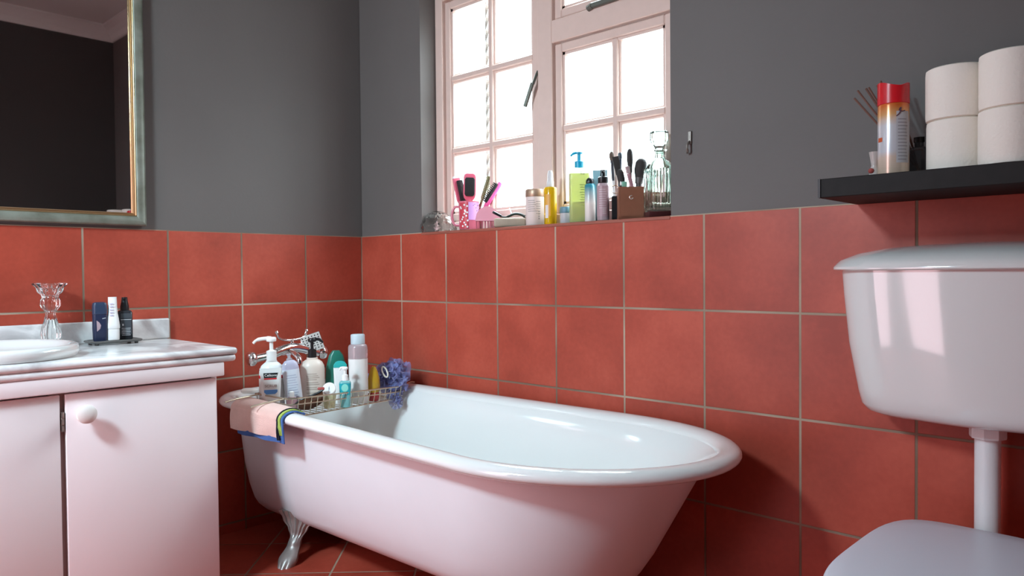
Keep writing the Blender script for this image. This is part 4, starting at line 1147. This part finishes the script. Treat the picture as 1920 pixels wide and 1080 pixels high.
# toilet rolls
def roll_mesh():
    bm = new(); prof = [(.021, 0), (.058, 0), (.0625, .0025), (.0635, .012), (.0635, .108), (.0625, .1175), (.058, .120), (.021, .120)]
    rings = []
    for r, z in prof+[prof[0]]:
        rings.append([Vector((r*math.cos(2*PI*k/48), r*math.sin(2*PI*k/48), z)) for k in range(48)])
    loft(bm, rings, False, False); bmesh.ops.remove_doubles(bm, verts=bm.verts[:], dist=1e-6)
    return bm
def core_mesh():
    bm = new(); rings = []
    for r, z in ((.0208, .001), (.0208, .119), (.0195, .119), (.0195, .001), (.0208, .001)):
        rings.append([Vector((r*math.cos(2*PI*k/32), r*math.sin(2*PI*k/32), z)) for k in range(32)])
    loft(bm, rings, False, False); return bm
r0 = thing('toilet_roll', '', 'toilet roll', (2.527, -.150, SHZ))
p0 = obj('paper', roll_mesh(), M_paper, r0); c0_ = obj('core', core_mesh(), M_card, r0)
b = new()
rr = [[b.verts.new((.0638*math.sin(t), -.0638*math.cos(t), z)) for z in (.004, .116)] for t in (.5, .52, .54, .56)]
for a_, c_ in zip(rr, rr[1:]): b.faces.new((a_[0], c_[0], c_[1], a_[1]))
e0 = obj('loose_edge', b, M_paper, r0)
def dup(o):
    c = o.copy(); COL.objects.link(c)
    for ch in list(o.children):
        k = ch.copy(); COL.objects.link(k); k.parent = c
    return c
RL = [((2.520, -.128, SHZ), .3, 'toilet roll on the shelf, bottom of the left stack'),
      ((2.518, -.128, SHZ+.1205), .9, 'toilet roll on the shelf, top of the left stack'),
      ((2.6365, -.185, SHZ), 2.2, 'toilet roll on the shelf, bottom of the right stack'),
      ((2.6375, -.184, SHZ+.1205), 1.4, 'toilet roll on the shelf, top of the right stack')]
for i, (lc, rz, lb) in enumerate(RL):
    o = r0 if i == 0 else dup(r0)
    o.location = lc; o.rotation_euler = (0, 0, rz); o['label'] = lb; o['group'] = 'toilet rolls on the shelf'
# spray can
x, y = 2.395, -.170
o = thing('air_freshener_can', 'white and orange aerosol can with red cap on the shelf', 'spray can', (x, y, SHZ), face(x, y))
m, nt, bs = nodes('can_print'); tc = nt.nodes.new('ShaderNodeTexCoord'); sp = nt.nodes.new('ShaderNodeSeparateXYZ'); nt.links.new(tc.outputs['Object'], sp.inputs[0])
cr = nt.nodes.new('ShaderNodeValToRGB'); mr = nt.nodes.new('ShaderNodeMapRange'); mr.inputs['From Max'].default_value = .2
nt.links.new(sp.outputs['Z'], mr.inputs[0])
nz = nt.nodes.new('ShaderNodeTexNoise'); nz.inputs['Scale'].default_value = 30; nt.links.new(tc.outputs['Object'], nz.inputs['Vector'])
ad = nt.nodes.new('ShaderNodeMath'); ad.operation = 'MULTIPLY_ADD'; ad.inputs[1].default_value = .12; nt.links.new(nz.outputs['Fac'], ad.inputs[0]); nt.links.new(mr.outputs[0], ad.inputs[2])
nt.links.new(ad.outputs[0], cr.inputs['Fac']); e = cr.color_ramp.elements
e[0].position = .05; e[0].color = (.58, .48, .36, 1); e[1].position = .90; e[1].color = (.70, .16, .03, 1)
for ps, cl in ((.28, (.72, .55, .45, 1)), (.36, (.66, .66, .70, 1)), (.66, (.70, .69, .71, 1)), (.78, (.75, .40, .16, 1))): q = e.new(ps); q.color = cl
nt.links.new(cr.outputs[0], bs.inputs['Base Color']); bs.inputs['Roughness'].default_value = .22; bs.inputs['Metallic'].default_value = .25
b = new(); lathe(b, [(.030, 0), (.0335, .002), (.034, .006), (.034, .166), (.033, .170)], 40); obj('can_body', b, m, o)
b = new(); patch(b, .0342, .03, .150, .18, 1.15); obj('info_panel', b, mat('grey_panel', (.48, .48, .50), .35), o)
b = new()
for i in range(13): patch(b, .0344, .130-i*.0078, .1322-i*.0078, .28, .9+.06*(i % 3))
obj('printed_text', b, mat('grey_text', (.27, .26, .28), .5), o)
b = new(); tube(b, spline([(.006, -.0342, .138), (.013, -.0328, .146), (.016, -.0310, .158), (.012, -.0330, .152), (.018, -.0298, .149), (.024, -.0255, .151)], 4), .0011, 6); obj('emblem', b, mat('plum_mark', (.10, .03, .06), .5), o)
b = new(); patch(b, .0343, .082, .092, -1.2, -.75); obj('orange_mark', b, mat('orange_mark', (.55, .10, .03), .4), o)
b = new(); seg = 40; rings = []
for r, z, dip in ((.0335, .170, 0), (.0345, .171, 0), (.0345, .205, .0), (.0345, .222, 1), (.030, .2225, 1), (.028, .205, 0), (.012, .204, 0)):
    rings.append([Vector((r*math.cos(2*PI*k/seg), r*math.sin(2*PI*k/seg), z-(.012*max(0, math.sin(2*PI*k/seg+PI-.45))**2 if dip else 0))) for k in range(seg)])
loft(b, rings); obj('cap', b, M_red, o)
# reed diffuser behind the can
x, y = 2.428, -.085
o = thing('reed_diffuser', 'dark glass reed diffuser with thin brown reeds behind the can', 'reed diffuser', (x, y, SHZ))
b = new(); rloft(b, [(.022, .022, .006, 0), (.025, .025, .008, .003), (.025, .025, .008, .062), (.018, .018, .010, .074), (.010, .010, .009, .078), (.010, .010, .009, .094)]); obj('bottle', b, mat('smoky_glass', (.10, .10, .11), .06, trans=.6), o)
b = new(); lathe(b, [(.0115, .088), (.012, .089), (.012, .100), (.009, .101)], 20); obj('collar', b, M_black, o)
for k, (tx, ty, tz) in enumerate(((-.155, .01, .222), (-.140, -.01, .236), (-.128, .015, .243), (-.115, -.005, .240), (-.100, .012, .246), (-.085, -.01, .250), (-.060, .015, .236))):
    b = new(); tube(b, [(tx*-.08, ty*-.1, .006), (tx, ty, tz)], .0026, 6); obj('reed', b, mat('reed', (.16, .07, .05), .8) if k == 0 else bpy.data.materials['reed'], o)
# small decorated perfume bottle left of the can
x, y = 2.353, -.172
o = thing('perfume_bottle', 'tiny clear perfume bottle with red flower left of the can', 'bottle', (x, y, SHZ), face(x, y))
b = new(); lathe(b, [(.008, 0), (.011, .003), (.012, .012), (.009, .024), (.007, .032), (.010, .050), (.0125, .064), (.006, .065)], 20); obj('body', b, mat('pearl_glass', (.66, .58, .54), .15, trans=.25), o)
b = new(); lathe(b, [(0, -.007), (.005, -.005), (.007, 0), (.005, .005), (0, .007)], 12, c=(-.007, -.009, .018)); obj('flower', b, mat('dull_red_flower', (.38, .07, .06), .5), o)

# ------------------------------------------------------------------ light
wd_ = bpy.data.worlds.new('overcast_sky'); S.world = wd_; wd_.use_nodes = True
nt = wd_.node_tree; bg = nt.nodes['Background']; bg.inputs['Strength'].default_value = 1.0
# overcast sky: bright overhead, dimmer towards the horizon and the ground
tc = nt.nodes.new('ShaderNodeTexCoord'); sp = nt.nodes.new('ShaderNodeSeparateXYZ'); nt.links.new(tc.outputs['Generated'], sp.inputs[0])
mr = nt.nodes.new('ShaderNodeMapRange'); mr.interpolation_type = 'SMOOTHSTEP'
mr.inputs['From Min'].default_value = .12; mr.inputs['From Max'].default_value = .62; mr.inputs['To Min'].default_value = 6.0; mr.inputs['To Max'].default_value = 32.0
nt.links.new(sp.outputs['Z'], mr.inputs['Value'])
vm = nt.nodes.new('ShaderNodeVectorMath'); vm.operation = 'SCALE'; vm.inputs[0].default_value = (.78, .91, 1.0)
nt.links.new(mr.outputs[0], vm.inputs['Scale']); nt.links.new(vm.outputs[0], bg.inputs['Color'])
def area(name, loc, rot, sx, sy, power, col, portal=False):
    l = bpy.data.lights.new(name, 'AREA'); l.shape = 'RECTANGLE'; l.size = sx; l.size_y = sy; l.energy = power; l.color = col
    if portal: l.cycles.is_portal = True
    o = bpy.data.objects.new(name, l); COL.objects.link(o); o.location = loc; o.rotation_euler = rot
    return o
area('window_portal', ((WX0+WX1)/2, .152, (WZ0+WZ1)/2), (-PI/2, 0, 0), WX1-WX0, WZ1-WZ0, 1, (1, 1, 1), True)
key_ = area('daylight_small_window', ((VX0+VX1)/2, LY-.02, (VZ0+VZ1)/2), (PI/2, 0, 0), VX1-VX0-.06, VZ1-VZ0-.06, 44, (.52, .77, .88))
key_.data.spread = math.radians(118); key_.rotation_euler = Vector((-.6, 2.2, -1.55)).to_track_quat('-Z', 'Y').to_euler()
area('doorway_fill', ((DX0+DX1)/2, LY-.06, DZ1/2+.02), (PI/2, 0, 0), DX1-DX0-.02, DZ1-.06, 34, (.81, .56, .62))  # fill light added in the doorway, its pink tint standing in for tile bounce

# ------------------------------------------------------------------ camera
cd = bpy.data.cameras.new('camera'); co = bpy.data.objects.new('camera', cd); COL.objects.link(co)
cd.sensor_width = 36; cd.lens = 1408.2451*36/1920; cd.clip_start = .02
yaw, pit, rol = -.75903, -.02034, -.00912
F = Vector((math.cos(pit)*math.sin(yaw), math.cos(pit)*math.cos(yaw), math.sin(pit)))
rt = Vector((math.cos(yaw), -math.sin(yaw), 0)); up = rt.cross(F)
R = rt*math.cos(rol)+up*math.sin(rol); U = -rt*math.sin(rol)+up*math.cos(rol)
mw = Matrix((R, U, -F)).transposed().to_4x4(); mw.translation = CAM
co.matrix_world = mw
S.camera = co
S.view_settings.view_transform = 'Standard'; S.view_settings.look = 'None'
S.view_settings.exposure = 0; S.view_settings.gamma = 1; S.view_settings.use_curve_mapping = False
